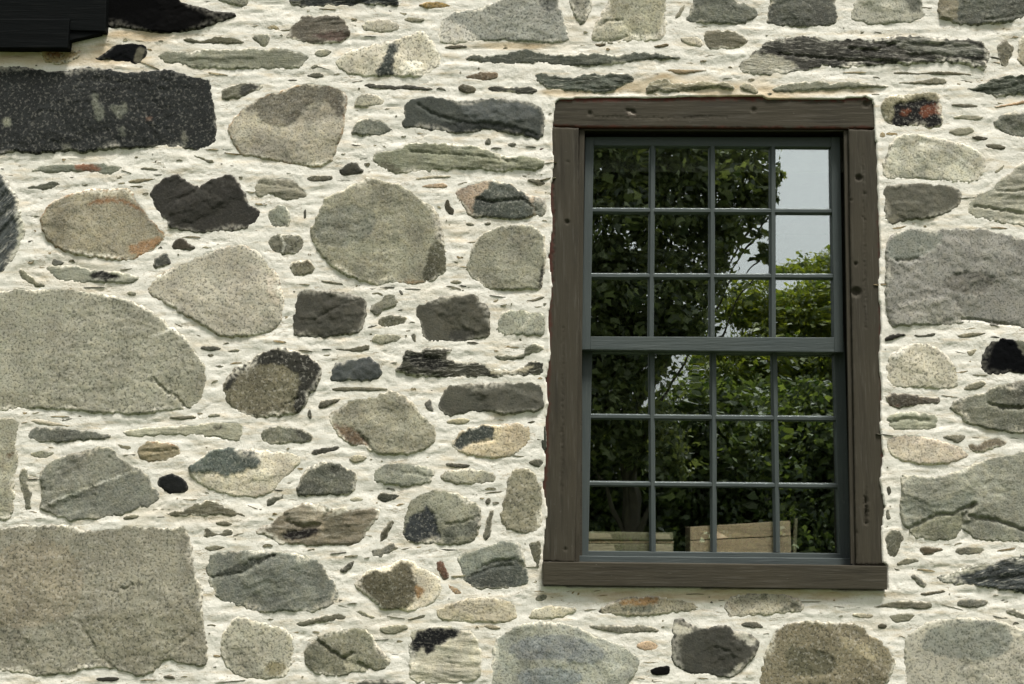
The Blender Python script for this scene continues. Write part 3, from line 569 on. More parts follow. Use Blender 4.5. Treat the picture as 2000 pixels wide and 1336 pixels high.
d 6c6a5f 13 0 1725,369 1740,360 1770,357 1842,361 1872,369 1879,387 1875,402 1848,417 1809,430 1773,429 1740,438 1728,432 | P 7e7a66 -1 1728,425 1760,420 1745,438 1730,435
f bcbaa7 12 -15 1722,332 1730,300 1740,275 1762,263 1792,261 1825,268 1875,280 1910,295 1925,312 1923,335 1910,350 1895,357 1860,355 1820,350 1775,347 1735,352 1727,345 | V 5d5c4c 2 1724,335 1732,305 1742,278 | V d6d4c5 3 1790,280 1850,295 1900,325 | L smooth pale stone near the upper right of the window
s a6a491 14 5 1890,414 1895,395 1904,381 1935,370 1950,352 1970,342 1980,330 2000,318 2060,300 2060,447 2000,443 1965,437 1925,430 1895,425 | C 2 9 1900,402 1940,408 2000,418 | C 2 8 1945,372 1980,375 2050,362 | L ribbed pale schist cut by the right edge
m a49f86 3 40 1940,335 1955,325 1965,318 1955,335 1943,342
f 8f896d 12 0 1720,217 1725,195 1742,186 1782,185 1810,181 1834,181 1838,207 1842,222 1840,247 1817,250 1782,245 1750,248 1730,237 | P 211f1d -5 1735,240 1748,225 1742,202 1780,200 1800,193 1842,200 1844,250 1750,250 | P 804629 1 1757,218 1775,212 1782,218 1770,228 1760,228 | P 804629 1 1800,205 1838,205 1840,222 1820,222 1808,232 1795,225 | L small stone with black and bright orange scorch marks
s 7f7b66 4 0 1854,205 1870,203 1890,204 1912,206 1905,212 1875,210
s 94917b 4 0 1860,230 1880,224 1905,226 1922,230 1910,236 1885,233
s 9b9881 4 5 1852,258 1870,250 1900,250 1903,258 1885,264 1862,263
s 5b5743 4 0 1897,268 1910,265 1932,270 1925,275 1905,274
s 65614d 5 -5 1920,282 1940,280 1965,286 1960,293 1935,292
m 7b7d70 12 -10 1941,243 1955,225 1975,219 2000,220 2050,222 2050,270 2000,272 1975,265 1955,257
w 646a5b 10 8 1880,173 1905,171 1925,162 1950,152 1980,148 2050,142 2050,185 2000,183 1970,187 1940,188 1915,182
m b39470 3 8 1938,209 1960,206 2000,197 2000,202 1970,208
w 54524a 16 -3 1437,132 1455,115 1475,100 1497,82 1517,75 1550,70 1600,71 1620,78 1660,77 1710,77 1750,70 1800,72 1850,78 1910,78 1925,92 1934,112 1925,135 1912,137 1875,125 1832,120 1782,128 1725,125 1685,132 1640,132 1610,126 1585,136 1550,140 1500,146 1450,143 | P aaa693 -2 1435,135 1470,104 1500,104 1545,118 1560,132 1545,141 1450,145 | P 7c7c70 2 1740,75 1800,74 1900,85 1925,110 1880,112 1800,105 1750,95 | C 3 9 1660,95 1710,100 1755,84 | C 2.5 9 1520,105 1590,112 1650,118 1720,120 | L long black splintered schist above the window
f 88846f 8 75 1946,95 1955,82 1965,78 1975,88 1980,95 1972,115 1964,133 1955,125 1948,110
f a9a188 9 0 1990,80 2000,70 2050,70 2050,130 2000,130 1988,122
s 746f57 3 0 1740,143 1765,140 1790,144 1825,140 1860,141 1905,147 1880,147 1840,145 1790,146 1760,146
m 6e7166 15 10 1832,35 1832,-40 2060,-40 2060,35 2000,32 1970,45 1940,46 1900,50 1875,48 1848,40 | P 8d866f 0 1828,-40 1865,-40 1872,40 1848,44 1828,40 | C 2 5 1920,40 1970,35 2010,22
k aaa897 13 0 1659,28 1668,15 1680,-30 1800,-30 1800,10 1807,28 1800,38 1775,44 1720,48 1690,45 1665,40 | P 7c7c70 1 1760,-30 1802,-30 1802,20 1775,25
m 6a6c63 13 5 1497,46 1502,20 1508,-30 1640,-30 1632,12 1634,30 1632,48 1600,51 1565,53 1540,52 1515,49
m 6f7266 13 -8 1339,43 1350,20 1358,-20 1430,-20 1440,5 1455,8 1478,18 1480,28 1470,38 1455,48 1400,47 1360,46
s 7b7662 9 0 1374,72 1380,60 1410,60 1435,60 1447,68 1461,80 1452,85 1440,97 1410,95 1385,97 1377,88
f bab7a2 13 15 1155,80 1158,55 1172,32 1185,12 1200,-30 1305,-30 1300,20 1302,50 1300,72 1285,80 1240,80 1200,84 1165,84 | C 2 6 1168,52 1190,42 1215,42 | C 2 6 1160,82 1200,80 1225,72 | P a9a78f -3 1190,-10 1300,-20 1300,60 1240,78 1215,45 1190,40 | L pale chalky boulder at the top edge above the window
g 918f80 9 60 1107,-20 1160,-20 1155,15 1145,40 1135,52 1128,40 1115,22 | P 55554d -2 1110,15 1125,20 1122,32 1112,25
g 9a9b90 15 5 857,72 860,36 887,25 929,18 980,3 1000,-40 1080,-40 1088,5 1100,32 1110,72 1108,80 1085,84 1060,85 1000,80 940,79 900,84 870,86 860,82 | P c9c5b7 0 855,75 862,38 900,45 930,70 935,82 860,90 | P 7f8179 -3 1045,0 1088,0 1085,22 1065,25 | L long grey granite boulder at the top edge
s 645f4d 4 0 866,92 880,90 905,89 915,92 895,95 875,96
s 62665a 11 0 908,112 925,108 960,110 990,105 1015,98 1035,96 1050,103 1080,108 1110,106 1140,105 1175,107 1205,108 1235,104 1270,103 1310,110 1340,112 1310,116 1270,118 1230,121 1210,126 1180,126 1150,130 1100,130 1060,122 1020,124 980,126 940,121 915,118 | L long thin dark green schist slab
f 8a785f 5 3 905,152 925,144 945,141 975,143 972,152 955,158 930,157
m 6b6653 6 0 895,170 900,165 920,168 930,173 928,181 915,183 897,178
s 5a594f 6 0 950,172 960,168 985,170 1010,171 1030,169 1045,173 1050,179 1035,184 1015,184 1005,179 975,179 957,178
s 5a594f 6 -3 708,168 722,163 745,167 770,168 800,166 830,171 848,174 835,177 800,176 760,175 725,172
w 646a5d 13 -3 1040,144 1060,143 1090,150 1120,153 1150,143 1180,146 1200,143 1225,143 1240,155 1230,163 1210,168 1195,178 1180,184 1160,180 1130,178 1100,175 1070,172 1055,165
w 918b6f 26 2 1258,183 1265,165 1280,156 1300,155 1318,163 1345,165 1375,160 1395,160 1430,165 1440,175 1420,176 1390,172 1360,178 1330,180 1290,180
f a59f85 22 -10 1440,170 1452,163 1470,166 1482,180 1478,186 1455,180
s 898974 18 3 1506,180 1520,168 1550,162 1580,160 1600,158 1625,165 1650,160 1680,162 1720,167 1738,169 1700,172 1660,173 1620,176 1580,178 1540,180
m 918d76 5 3 1745,163 1780,161 1810,157 1830,152 1848,157 1848,164 1820,165 1790,164
s 9f8a65 4 0 1295,138 1310,135 1335,138 1360,137 1385,138 1360,142 1330,145 1310,141
m 706548 4 8 1275,92 1290,88 1300,85 1308,89 1295,93
m 746a50 3 0 1160,87 1175,85 1185,87 1175,92
m 8f8b78 3 60 1318,35 1325,20 1338,8 1335,20 1325,35
w 444a48 13 3 565,8 572,-30 780,-30 775,5 780,10 765,14 750,8 700,9 660,11 620,14 590,14
f 949482 8 0 405,-20 488,-20 486,8 470,13 455,9 430,4
s 736c5e 13 4 558,72 569,51 587,36 599,31 620,33 662,30 677,45 680,57 685,64 674,81 644,84 620,87 596,81 563,76 | P 6e5b52 -2 600,68 684,60 676,82 644,82 | L brown layered stone in the upper left
f b3ae9b 9 0 704,51 715,42 745,39 770,42 784,52 775,60 745,64 715,61
f 908d78 5 0 787,40 795,34 815,36 832,38 820,44 800,44
f ac9052 5 0 815,11 835,5 860,4 885,12 865,17 840,17 | L thin ochre stone at the top edge
g c6bfa9 12 20 653,123 668,108 695,96 755,84 800,69 830,62 840,75 860,105 863,120 845,141 821,152 770,150 710,150 668,141 | P 4e544f 2 728,152 745,130 755,102 765,78 780,92 768,118 770,152 | P dcd6c4 2 775,128 800,118 830,125 820,142 790,150 | L pale boulder with a dark diagonal streak
m 949480 4 0 612,106 620,98 640,97 648,100 640,108 625,113
m 83826f 4 0 606,133 615,125 622,130 612,136
m 666554 5 0 597,148 615,142 633,146 630,151 612,153
f a8a592 6 0 693,205 697,190 710,183 725,185 745,190 754,203 735,206 710,210 697,210
f 7a7d70 10 0 685,262 690,248 700,238 715,232 740,234 755,242 768,255 755,262 740,265 715,266 692,265
d 505552 17 -4 786,245 791,204 803,192 845,190 875,193 899,199 950,193 995,195 1034,198 1061,213 1066,246 1058,272 1025,266 995,261 956,252 932,256 899,261 860,258 824,250 794,249 | P 3c403d -5 800,248 860,240 900,240 960,238 1058,262 1058,276 990,264 900,264 820,255 | P 5b605d 2 900,205 950,200 1040,205 1062,230 1000,240 930,238 905,228 | C 3 6 815,205 850,225 900,240 | L dark blue-grey block left of the window head
m 727264 4 0 946,280 953,268 960,275 958,283
m 727264 3 0 990,283 1000,279 1010,282 1002,287
s 8b8d74 15 -3 725,300 752,295 770,294 800,280 836,279 890,282 920,286 944,291 968,300 992,306 1028,304 1064,315 1064,324 1052,333 1010,333 968,336 935,330 860,333 800,337 770,339 740,327 729,315 | C 2 6 800,296 880,302 950,308 1010,318 | P 75725c -2 735,315 760,318 790,337 760,337 | L long olive-green schist slab left of the window
d 504f46 9 0 663,335 670,325 685,317 697,319 705,330 712,334 695,341 670,343
f 75725e 7 0 598,349 610,344 630,344 648,344 650,350 635,355 605,355
f b69f80 3 0 818,366 835,360 865,358 875,363 865,368 840,367
m a09980 3 0 808,350 830,345 865,344 885,345 850,348 820,353
s 6c6a55 5 -8 1028,351 1045,350 1062,353 1067,360 1055,363 1040,357
f 989680 19 0 605,449 614,434 626,410 638,383 668,374 686,362 725,344 740,353 761,359 782,359 800,374 830,395 851,410 860,434 866,455 872,500 873,524 860,536 845,549 818,555 782,554 758,552 740,557 710,551 680,542 662,530 641,515 620,494 611,470 | P 64634f -7 822,548 835,500 848,468 862,440 874,500 876,524 848,552 | P 8a8b7b -1 625,415 680,400 740,415 720,470 650,490 610,460 | P a08a6a 0 755,553 800,548 845,548 815,558 | L broad round olive-grey boulder in the middle
d 63625a 3 85 594,428 594,410 598,408 598,425
f 8e9182 9 0 524,425 528,410 538,402 550,400 560,408 568,425 567,440 550,445 532,446 | P 5d6057 -3 530,440 568,438 560,446 535,448
g 83816f 9 0 526,478 528,462 545,459 575,458 590,462 596,478 590,490 565,498 545,494 530,486 | V c6c4b6 2 550,462 556,478 552,492
f 86826d 8 0 566,515 575,510 600,509 612,512 617,522 612,532 590,538 572,540 | P 6b6754 0 566,515 600,509 617,522 575,524
m 7a7866 3 -8 625,548 640,549 665,552 672,557 660,556 640,553
f af9b84 13 0 884,377 905,365 935,356 962,353 992,356 1016,374 1037,384 1064,386 1068,410 1064,422 1040,424 1025,429 995,430 950,425 923,428 914,416 899,395 | P 5e645c 3 920,430 923,400 932,383 950,370 965,351 992,354 1018,372 1037,390 1045,426 995,432 950,427 | P 84867a -2 1038,388 1068,386 1070,420 1045,426 | C 2.5 8 930,388 960,395 1020,390 1045,410 | P 494f48 -3 928,384 960,392 985,400 950,405 930,400 | L green-black stone with a pink left shoulder
d 524e40 6 -60 868,400 870,390 876,387 878,402 888,412 884,422 875,415
m 7f7c68 3 0 908,437 920,435 928,440 918,442
m 7f7c68 3 0 945,437 955,434 960,438 950,440
f 949380 15 0 908,518 920,488 932,464 959,449 986,440 1034,440 1055,449 1065,467 1066,500 1065,530 1058,566 1022,565 992,568 950,565 932,551 914,533 | P 43423a -5 1052,562 1056,525 1066,505 1068,540 1060,568 | L rounded olive-grey boulder against the window frame
d 57554d 15 8 573,653 575,605 581,572 590,564 626,568 644,569 692,575 716,584 714,620 707,650 680,653 629,660 584,659 | C 2 4 615,625 660,600 700,585 | L squared dark block, left one of two alike
m 828170 8 20 724,600 733,592 745,584 757,576 770,576 780,590 775,597 755,602 740,613 729,616
f 74735f 8 10 734,632 745,622 760,616 775,615 797,620 792,632 775,638 750,642
f a19f88 6 0 726,662 735,653 760,652 782,655 785,664 765,669 745,672 733,668
m 706e5c 4 70 804,655 808,650 813,655 812,670 806,665
d 5e5c52 15 5 812,605 821,593 854,584 887,577 929,575 938,590 953,596 957,635 957,659 932,662 899,669 866,668 830,667 822,641 | P 4c4b43 -4 875,650 900,640 930,645 925,668 880,672 | L squared dark block, right one of two alike
f a1a391 11 10 968,650 972,628 980,613 995,606 1020,606 1040,610 1062,608 1066,640 1062,655 1030,655 990,655 | V bdbcaa 2 1020,640 1032,625 1028,610
m 76725f 4 8 1008,589 1035,587 1062,578 1064,583 1045,590
m 8a8874 3 0 878,551 890,547 903,551 890,555
m 77756a 3 -50 778,568 783,566 790,577 783,576
s 716e58 5 5 645,679 670,682 690,681 710,675 722,674 720,682 705,687 680,687
d 53585a 10 0 646,744 648,720 655,712 680,703 700,701 715,699 722,697 730,705 740,712 747,728 735,740 720,744 690,743 660,746
m 77745f 4 2 647,760 660,757 700,756 735,758 760,760 740,763 700,763 660,764
m 62604f 6 12 620,797 625,785 645,780 670,779 660,785 645,793 630,798
m 5f5e52 4 75 600,810 605,798 609,805 608,820
w 525143 15 3 767,722 785,713 788,690 800,682 818,686 850,680 870,680 885,685 870,693 876,706 914,711 944,709 956,721 980,724 1010,722 1030,712 1050,705 1064,710 1062,728 1050,732 1010,733 970,735 920,737 870,737 830,738 800,735 | P b3a98c -2 955,718 1000,722 1030,712 1045,718 1010,730 960,734 | P 2f2f28 -6 800,690 840,695 870,705 880,720 830,720 800,712 | L ragged black crumbling schist left of the window
s 74745f 8 3 953,697 985,694 1010,695 1025,688 1030,677 1050,671 1062,674 1060,686 1040,690 1015,702 985,704
d 5e5d54 14 -5 857,784 869,760 878,754 911,750 980,750 1040,747 1058,757 1064,778 1061,802 1022,805 989,811 968,805 908,805 872,814 860,802 | L long dark block beside the window frame
m 73726a 5 -40 827,790 835,781 842,781 845,795 845,805 836,800
f 9f9c86 17 -10 641,811 668,793 686,778 725,778 749,766 770,763 794,775 809,790 818,805 836,823 851,838 851,862 836,877 800,889 770,887 749,890 722,880 707,868 686,871 662,850 647,832 | P 846f58 -5 642,825 690,835 718,862 724,882 686,873 662,852 | C 2.5 5 695,838 715,862 730,884 | L big smooth tan boulder with a rusty lower corner
m a9a284 3 0 868,825 890,818 920,819 915,825 895,829
f c1b293 12 3 880,864 899,844 920,833 962,830 1010,827 1037,835 1040,850 1025,877 992,892 968,896 920,890 887,880 | P 4e544f -3 882,870 905,843 925,832 964,830 966,856 945,860 920,868 895,880 | C 2 6 920,868 950,862 966,857 | R b99a68 1 | L cream stone with a black upper left corner
d 454840 5 85 1057,830 1064,828 1067,850 1066,880 1060,880 1057,860
f 7d7e6e 9 -5 507,850 515,838 530,833 555,832 575,835 600,843 612,852 605,862 585,865 572,862 555,869 525,868 512,862 | P 5d5e52 -4 575,835 612,850 600,865 578,850
m 5b5a4f 5 10 607,884 625,876 645,874 664,872 655,880 635,886 615,888
m aea990 3 0 681,894 700,888 720,893 705,902 688,903
f 6d6f63 15 15 577,958 587,934 605,910 629,903 656,904 680,916 699,928 696,946 686,966 650,967 602,969 581,967 | P 54554c -5 640,912 665,915 660,930 648,925
m 919484 11 -3 726,931 735,915 760,904 790,906 830,911 845,918 848,932 840,943 815,949 780,950 750,946 730,941 | C 2 6 785,923 815,926 845,932
f a8a691 9 -3 860,930 870,920 890,917 930,918 960,920 972,935 965,944 930,946 890,945 865,938 | R 99865c 1
m 5f5d4f 4 0 868,906 885,904 920,909 910,913 880,912
m 747363 5 10 1032,902 1045,896 1058,895 1062,905 1055,912 1040,910
g 928d75 14 0 977,1006 986,970 995,928 1007,916 1031,914 1046,928 1058,955 1061,994 1058,1025 1045,1042 1020,1041 990,1035 980,1022 | L upright speckled granite beside the window frame
m 555749 6 -5 737,970 745,962 770,966 782,968 775,974 755,980 740,977
m a9a58e 3 0 683,976 695,970 712,973 705,980 688,980
f 716f5e 5 75 945,1050 950,1020 955,1000 965,995 960,1015 957,1045 950,1056
m 716f5e 3 75 948,980 955,971 958,980 952,985
f 90907b 4 0 1043,1168 1055,1160 1070,1162 1068,1170 1052,1176
f a0906d 4 0 1715,268 1722,258 1730,262 1727,270
f c9c3ab 3 0 1325,75 1350,70 1370,78 1372,92 1345,88
'''

# ---------------------------------------------------------------- the stone wall
wall = thing('stone_wall', 'old rubble stone wall of mixed grey, tan and black stones set in cream lime mortar', 'wall', (0, 0, 0))
outlines = []; seed = 0
ST_CHIPS = []
def parse(line):
    seg = [s.strip() for s in line.split('|')]
    k, c, H, ang, pp = seg[0].split(' ', 4)
    d = dict(style=k, base=c, H=float(H), ang=math.radians(float(ang)), outline=pts(pp), patches=[], cracks=[], veins=[], rim=None, label=None)
    for s in seg[1:]:
        t, r = s.split(' ', 1)
        if t == 'P': h, l, p = r.split(' ', 2); d['patches'].append((h, float(l), pts(p)))
        elif t == 'C': w, l, p = r.split(' ', 2); d['cracks'].append((float(w), float(l), pts(p)))
        elif t == 'V': h, w, p = r.split(' ', 2); d['veins'].append((h, float(w), pts(p)))
        elif t == 'R': h, w = r.split(); d['rim'] = (h, float(w))
        elif t == 'L': d['label'] = r
    return d
for line in STONES.strip().split('\n'):
    s = parse(line); seed += 1
    lab = s.pop('label')
    st = s['style']
    ob, o = relief('stone', s.pop('outline'), 2.9 + .27 * s.pop('H'), STONE[st], wall, seed=seed * 3 + 1, film={'d': .45, 'b': .2, 'k': .45, 'm': .7}.get(st, .95),
                   tilt=random.Random(seed).uniform(-1, 1), edge_w=3.2 if st in 'dmkb' else 4.5, **s)
    outlines.append(o)
    if lab: ob['label'] = lab

# stones of the wall beyond the surveyed part, set at random in the same manner
rnd = random.Random(4)
occ = []
PAL = ['8c8d78', '9a9985', '6d6b58', 'a8a291', '55544c', '7b8077', 'b0ab96', '8a806a', '454845', 'a09e8b']
tries = 0
while len(occ) < 90 and tries < 4000:
    tries += 1
    u, v = rnd.uniform(-560, 2560), rnd.uniform(-420, 1740)
    r = rnd.choice([30, 40, 55, 75, 95, 120]); asp = rnd.uniform(1.15, 1.9)
    if -75 - r * asp * .9 < u < 2065 + r * asp * .9 and -55 - r * .95 < v < 1390 + r * .95: continue
    if u < 520 and v < 20 + r: continue
    if any(abs(u - a) < (r * asp + q * b) * .98 and abs(v - c) < (r + q) * .98 for a, c, q, b in occ): continue
    occ.append((u, v, r, asp))
    n = rnd.choice([6, 7, 8, 9]); ph = rnd.uniform(0, 6.28)
    pp = []
    for i in range(n):
        t = ph + i * 2 * math.pi / n + rnd.uniform(-.2, .2); q = r * rnd.uniform(.78, 1.0)
        pp.append((u + math.cos(t) * q * asp, v + math.sin(t) * q))
    st = rnd.choice('ggfmdsf')
    ob, o = relief('stone', pp, rnd.uniform(10, 17), STONE[st], wall, style=st, ang=math.radians(rnd.uniform(-8, 8)), base=rnd.choice(PAL),
                   seed=900 + len(occ) * 3, sp=0.014, film=0)
    outlines.append(o)

# window opening outline as the mortar laps it (survey units)
LAP = [(1085, 200), (1092, 194), (1200, 191), (1262, 193), (1330, 190), (1420, 190), (1484, 188), (1500, 195), (1560, 194), (1640, 194), (1690, 190), (1704, 196), (1708, 240), (1711, 300), (1714, 400),
       (1718, 480), (1715, 560), (1720, 640), (1716, 700), (1721, 760), (1718, 830), (1724, 890), (1718, 940), (1727, 990), (1720, 1040), (1723, 1098), (1732, 1104),
       (1733, 1152), (1400, 1148), (1062, 1144), (1060, 1098), (1064, 1040), (1070, 1000), (1061, 950), (1066, 900), (1062, 850), (1071, 790), (1067, 740), (1076, 690), (1071, 620), (1079, 560),
       (1072, 500), (1080, 440), (1075, 380), (1082, 320), (1078, 260)]
LAPW = to_wall(LAP)
HOLE = to_wall([(1125, 240), (1660, 240), (1672, 1115), (1115, 1110)])

# mortar: a relief sheet, fine where the photograph looks, coarse beyond
def axis(lo, hi, fl, fh, fine, coarse):
    a = list(np.arange(lo, fl, coarse)) + list(np.arange(fl, fh, fine)) + list(np.arange(fh, hi + coarse * .5, coarse)); return np.array(a)
WX0, WX1, WZ1 = -4.4, 4.6, 5.2
xs = axis(WX0, WX1, -1.93, 1.93, 0.0054, 0.035); zs = axis(-0.05, WZ1, 0.94, 3.52, 0.0054, 0.035)
GX, GZ = np.meshgrid(xs, zs); mx, mz = GX.ravel(), GZ.ravel()
allp = np.vstack(outlines + [resample(LAPW, 0.005)])
kd = kdtree.KDTree(len(allp))
for i, p in enumerate(allp): kd.insert((p[0], p[1], 0), i)
kd.balance()
dist = np.array([kd.find((a, b, 0))[2] for a, b in zip(mx, mz)])
under = np.zeros(len(mx), bool)
for o in outlines:
    (a0, b0), (a1, b1) = o.min(0), o.max(0)
    idx = np.where((mx > a0) & (mx < a1) & (mz > b0) & (mz < b1))[0]
    under[idx] |= inside(mx[idx], mz[idx], o)
inwin = inside(mx, mz, LAPW)
hm = fbm(mx * 5, mz * 13, 101, 3) * 0.0036 + noise2(mx * 8, mz * 40, 107) * 0.0022 + fbm(mx * 40, mz * 60, 103, 2) * 0.0005
ledge = np.abs(noise2(mx * 7, mz * 30, 111)); hm = hm - np.clip(0.06 - ledge, 0, .06) * 0.05          # trowel drags, small shelves
hm = hm * np.clip(.35 + dist / .03, 0, 1) + 0.0022 + 0.0026 * np.exp(-(dist / 0.02) ** 2) * noise2(mx * 13, mz * 13, 113)
hm = np.where(dist < .012, np.minimum(hm, 0.0034), hm); hm = np.where(under, hm - np.clip((dist - 0.0075) / 0.010, 0, 1) * 0.016, hm)
# lap round the frame: a lip, then down behind the boards
dl = np.full(len(mx), 9.0); nb = (mx > -.1) & (mx < 1.6) & (mz > 1.1) & (mz < 3.3); dl[nb] = seg_dist(mx[nb], mz[nb], LAPW)
hm = np.where(~inwin & (dl < 0.02), hm + 0.004 * (1 - dl / 0.02), hm)
hm = np.where(inwin, np.minimum(hm, 0.004) - np.clip(dist / 0.008, 0, 1) * 0.045, hm)
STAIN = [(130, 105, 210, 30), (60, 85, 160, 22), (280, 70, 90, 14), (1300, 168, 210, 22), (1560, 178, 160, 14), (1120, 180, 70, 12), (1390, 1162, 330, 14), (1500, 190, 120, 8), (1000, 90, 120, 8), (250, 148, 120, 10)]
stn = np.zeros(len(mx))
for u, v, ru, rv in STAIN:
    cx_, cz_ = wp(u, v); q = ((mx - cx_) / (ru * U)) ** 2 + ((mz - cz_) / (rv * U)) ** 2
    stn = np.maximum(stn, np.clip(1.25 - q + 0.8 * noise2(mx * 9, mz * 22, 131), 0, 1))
hole = inside(mx, mz, HOLE)
nx_, nz_ = len(xs), len(zs)
ii, jj = np.meshgrid(np.arange(nx_ - 1), np.arange(nz_ - 1)); b0 = (jj * nx_ + ii).ravel()
quads = np.stack([b0, b0 + 1, b0 + nx_ + 1, b0 + nx_], 1)
quads = quads[~hole[quads].all(1)]
me = bpy.data.meshes.new('mortar')
me.vertices.add(len(mx)); me.vertices.foreach_set('co', np.stack([mx, -hm, mz], 1).astype(np.float32).ravel())
me.loops.add(quads.size); me.loops.foreach_set('vertex_index', quads.ravel().astype(np.int32))
me.polygons.add(len(quads)); me.polygons.foreach_set('loop_start', np.arange(0, quads.size, 4, dtype=np.int32))
me.polygons.foreach_set('use_smooth', np.ones(len(quads), bool))
me.update(calc_edges=True); me.validate()
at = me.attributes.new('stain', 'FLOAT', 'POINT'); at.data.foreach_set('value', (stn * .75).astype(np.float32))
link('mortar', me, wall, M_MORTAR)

# thin slivers of slate pressed into the joints, too many and too small to count
free = np.where((~under) & (~inwin) & (dist > 0.011) & (mx > -1.95) & (mx < 1.95) & (mz > 0.9) & (mz < 3.5))[0]
rs = np.random.RandomState(12); taken = []; cbm = bmesh.new()
for i in rs.permutation(free):
    if len(taken) > 500: break
    a, b = mx[i], mz[i]
    if any((a - p) ** 2 / 4 + (b - q) ** 2 < 0.014 ** 2 for p, q in taken): continue
    taken.append((a, b)); L = min(rs.gamma(1.5, .022) + .004, dist[i] * 4.5); hgt = min(rs.gamma(2.0, .0017) + .0008, dist[i] * .42, .35 * L + .001); ang = rs.normal(0, .14)
    if rs.rand() < .10: ang = rs.uniform(-1.4, 1.4); L = min(L, .007)
    n = 12; ring = []; bend = rs.normal(0, .25); pw = rs.uniform(.7, 1.6)
    for k in range(n):
        t = k * 2 * math.pi / n + rs.uniform(-.15, .15); q = rs.uniform(.65, 1.1); ct = math.cos(t)
        lx_ = ct * L * .6; lz_ = math.copysign(abs(math.sin(t)) ** pw, math.sin(t)) * hgt * q + bend * ct * ct * hgt * 2
        ring.append((a + lx_ * math.cos(ang) - lz_ * math.sin(ang), b + lx_ * math.sin(ang) + lz_ * math.cos(ang)))
    h0 = hm[i] - rs.uniform(.0, .0022)
    r0 = [cbm.verts.new((p, -h0 + .006, q)) for p, q in ring]
    r1 = [cbm.verts.new((a + (p - a) * .85, -h0 - rs.uniform(.0005, .003), b + (q - b) * .8)) for p, q in ring]
    for k in range(n): cbm.faces.new((r0[k], r0[(k + 1) % n], r1[(k + 1) % n], r1[k]))
    cbm.faces.new(r1)
bmesh.ops.recalc_face_normals(cbm, faces=cbm.faces)
me = bpy.data.meshes.new('stone_chip'); cbm.to_mesh(me); cbm.free()
at = me.attributes.new('col', 'FLOAT_COLOR', 'POINT')
cc = np.empty((len(me.vertices), 4)); cc[:] = 1; per = 24
for k in range(len(me.vertices) // per): cc[k * per:(k + 1) * per, :3] = lin(rs.choice(['7d7a66', '66634f', '8f8a73', '55544a', 'a0957a', '9a8a6a']), ALB)
at.data.foreach_set('color', cc.astype(np.float32).ravel())
o = link('stone_chip', me, wall, STONE['f']); o['kind'] = 'stuff'

# body of the wall round the opening, half a metre thick
def solid(name, x0, x1, y0, y1, z0, z1, mat, parent):
    bm = bmesh.new(); c = Vector(((x0 + x1) / 2, (y0 + y1) / 2, (z0 + z1) / 2))
    bmesh.ops.create_cube(bm, size=1.0); bmesh.ops.scale(bm, vec=(x1 - x0, y1 - y0, z1 - z0), verts=bm.verts)
    me = bpy.data.meshes.new(name); bm.to_mesh(me); bm.free()
    o = link(name, me, parent, mat); o.location = c - (parent_world(parent) if parent else Vector()); return o
ox0, oz0 = wp(1100, 1125); ox1, oz1 = wp(1690, 220); ox0, oz0, ox1, oz1 = map(float, (ox0, oz0, ox1, oz1))
solid('wall_core', WX0, ox0, .075, .5, 0, WZ1, M_MORTAR, wall); solid('wall_core', ox1, WX1, .075, .5, 0, WZ1, M_MORTAR, wall)
solid('wall_core', ox0, ox1, .075, .5, 0, oz0, M_MORTAR, wall); solid('wall_core', ox0, ox1, .075, .5, oz1, WZ1, M_MORTAR, wall)

# room behind the window
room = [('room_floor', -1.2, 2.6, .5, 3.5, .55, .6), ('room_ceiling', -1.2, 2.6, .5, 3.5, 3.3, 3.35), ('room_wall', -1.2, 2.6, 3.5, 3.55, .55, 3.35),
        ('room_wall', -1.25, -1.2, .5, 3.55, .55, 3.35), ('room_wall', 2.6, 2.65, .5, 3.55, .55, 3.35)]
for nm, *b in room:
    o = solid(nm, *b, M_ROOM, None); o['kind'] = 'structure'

# ---------------------------------------------------------------- the window
wc = P3(1396, 1145, 0)
win = thing('sash_window', 'old double-hung window with grey-green small-paned sashes in a weathered brown wooden frame', 'window', wc)
FD = 0.004      # frame face just behind the wall face
head = [(1066, 184), (1718, 184), (1718, 251.5), (1140, 249.5), (1066, 246)]
ob, _ = relief('head_board', head, 3, M_FRAME, win, style='x', base='4a2a20', rim=('52291e', 4), seed=801, edge_w=4, rough=.8, jit=.3, base_d=FD, alpha0=0.0, depth=0.022,
       holes=[(1152, 222, 3.5, 6), (1472, 216, 4, 6), (1690, 204, 5, 8)], cracks=[(1.2, 2.5, [(1160, 229), (1300, 231), (1420, 229)]), (3.0, 7, [(1224, 214), (1238, 220)])],
       patches=[('b7b3a4', 1, [(1220, 217), (1232, 219), (1246, 230), (1236, 226)]), ('4a261c', 0, [(1076, 178), (1085, 199), (1200, 198), (1330, 196), (1480, 195), (1700, 198), (1720, 180)])])
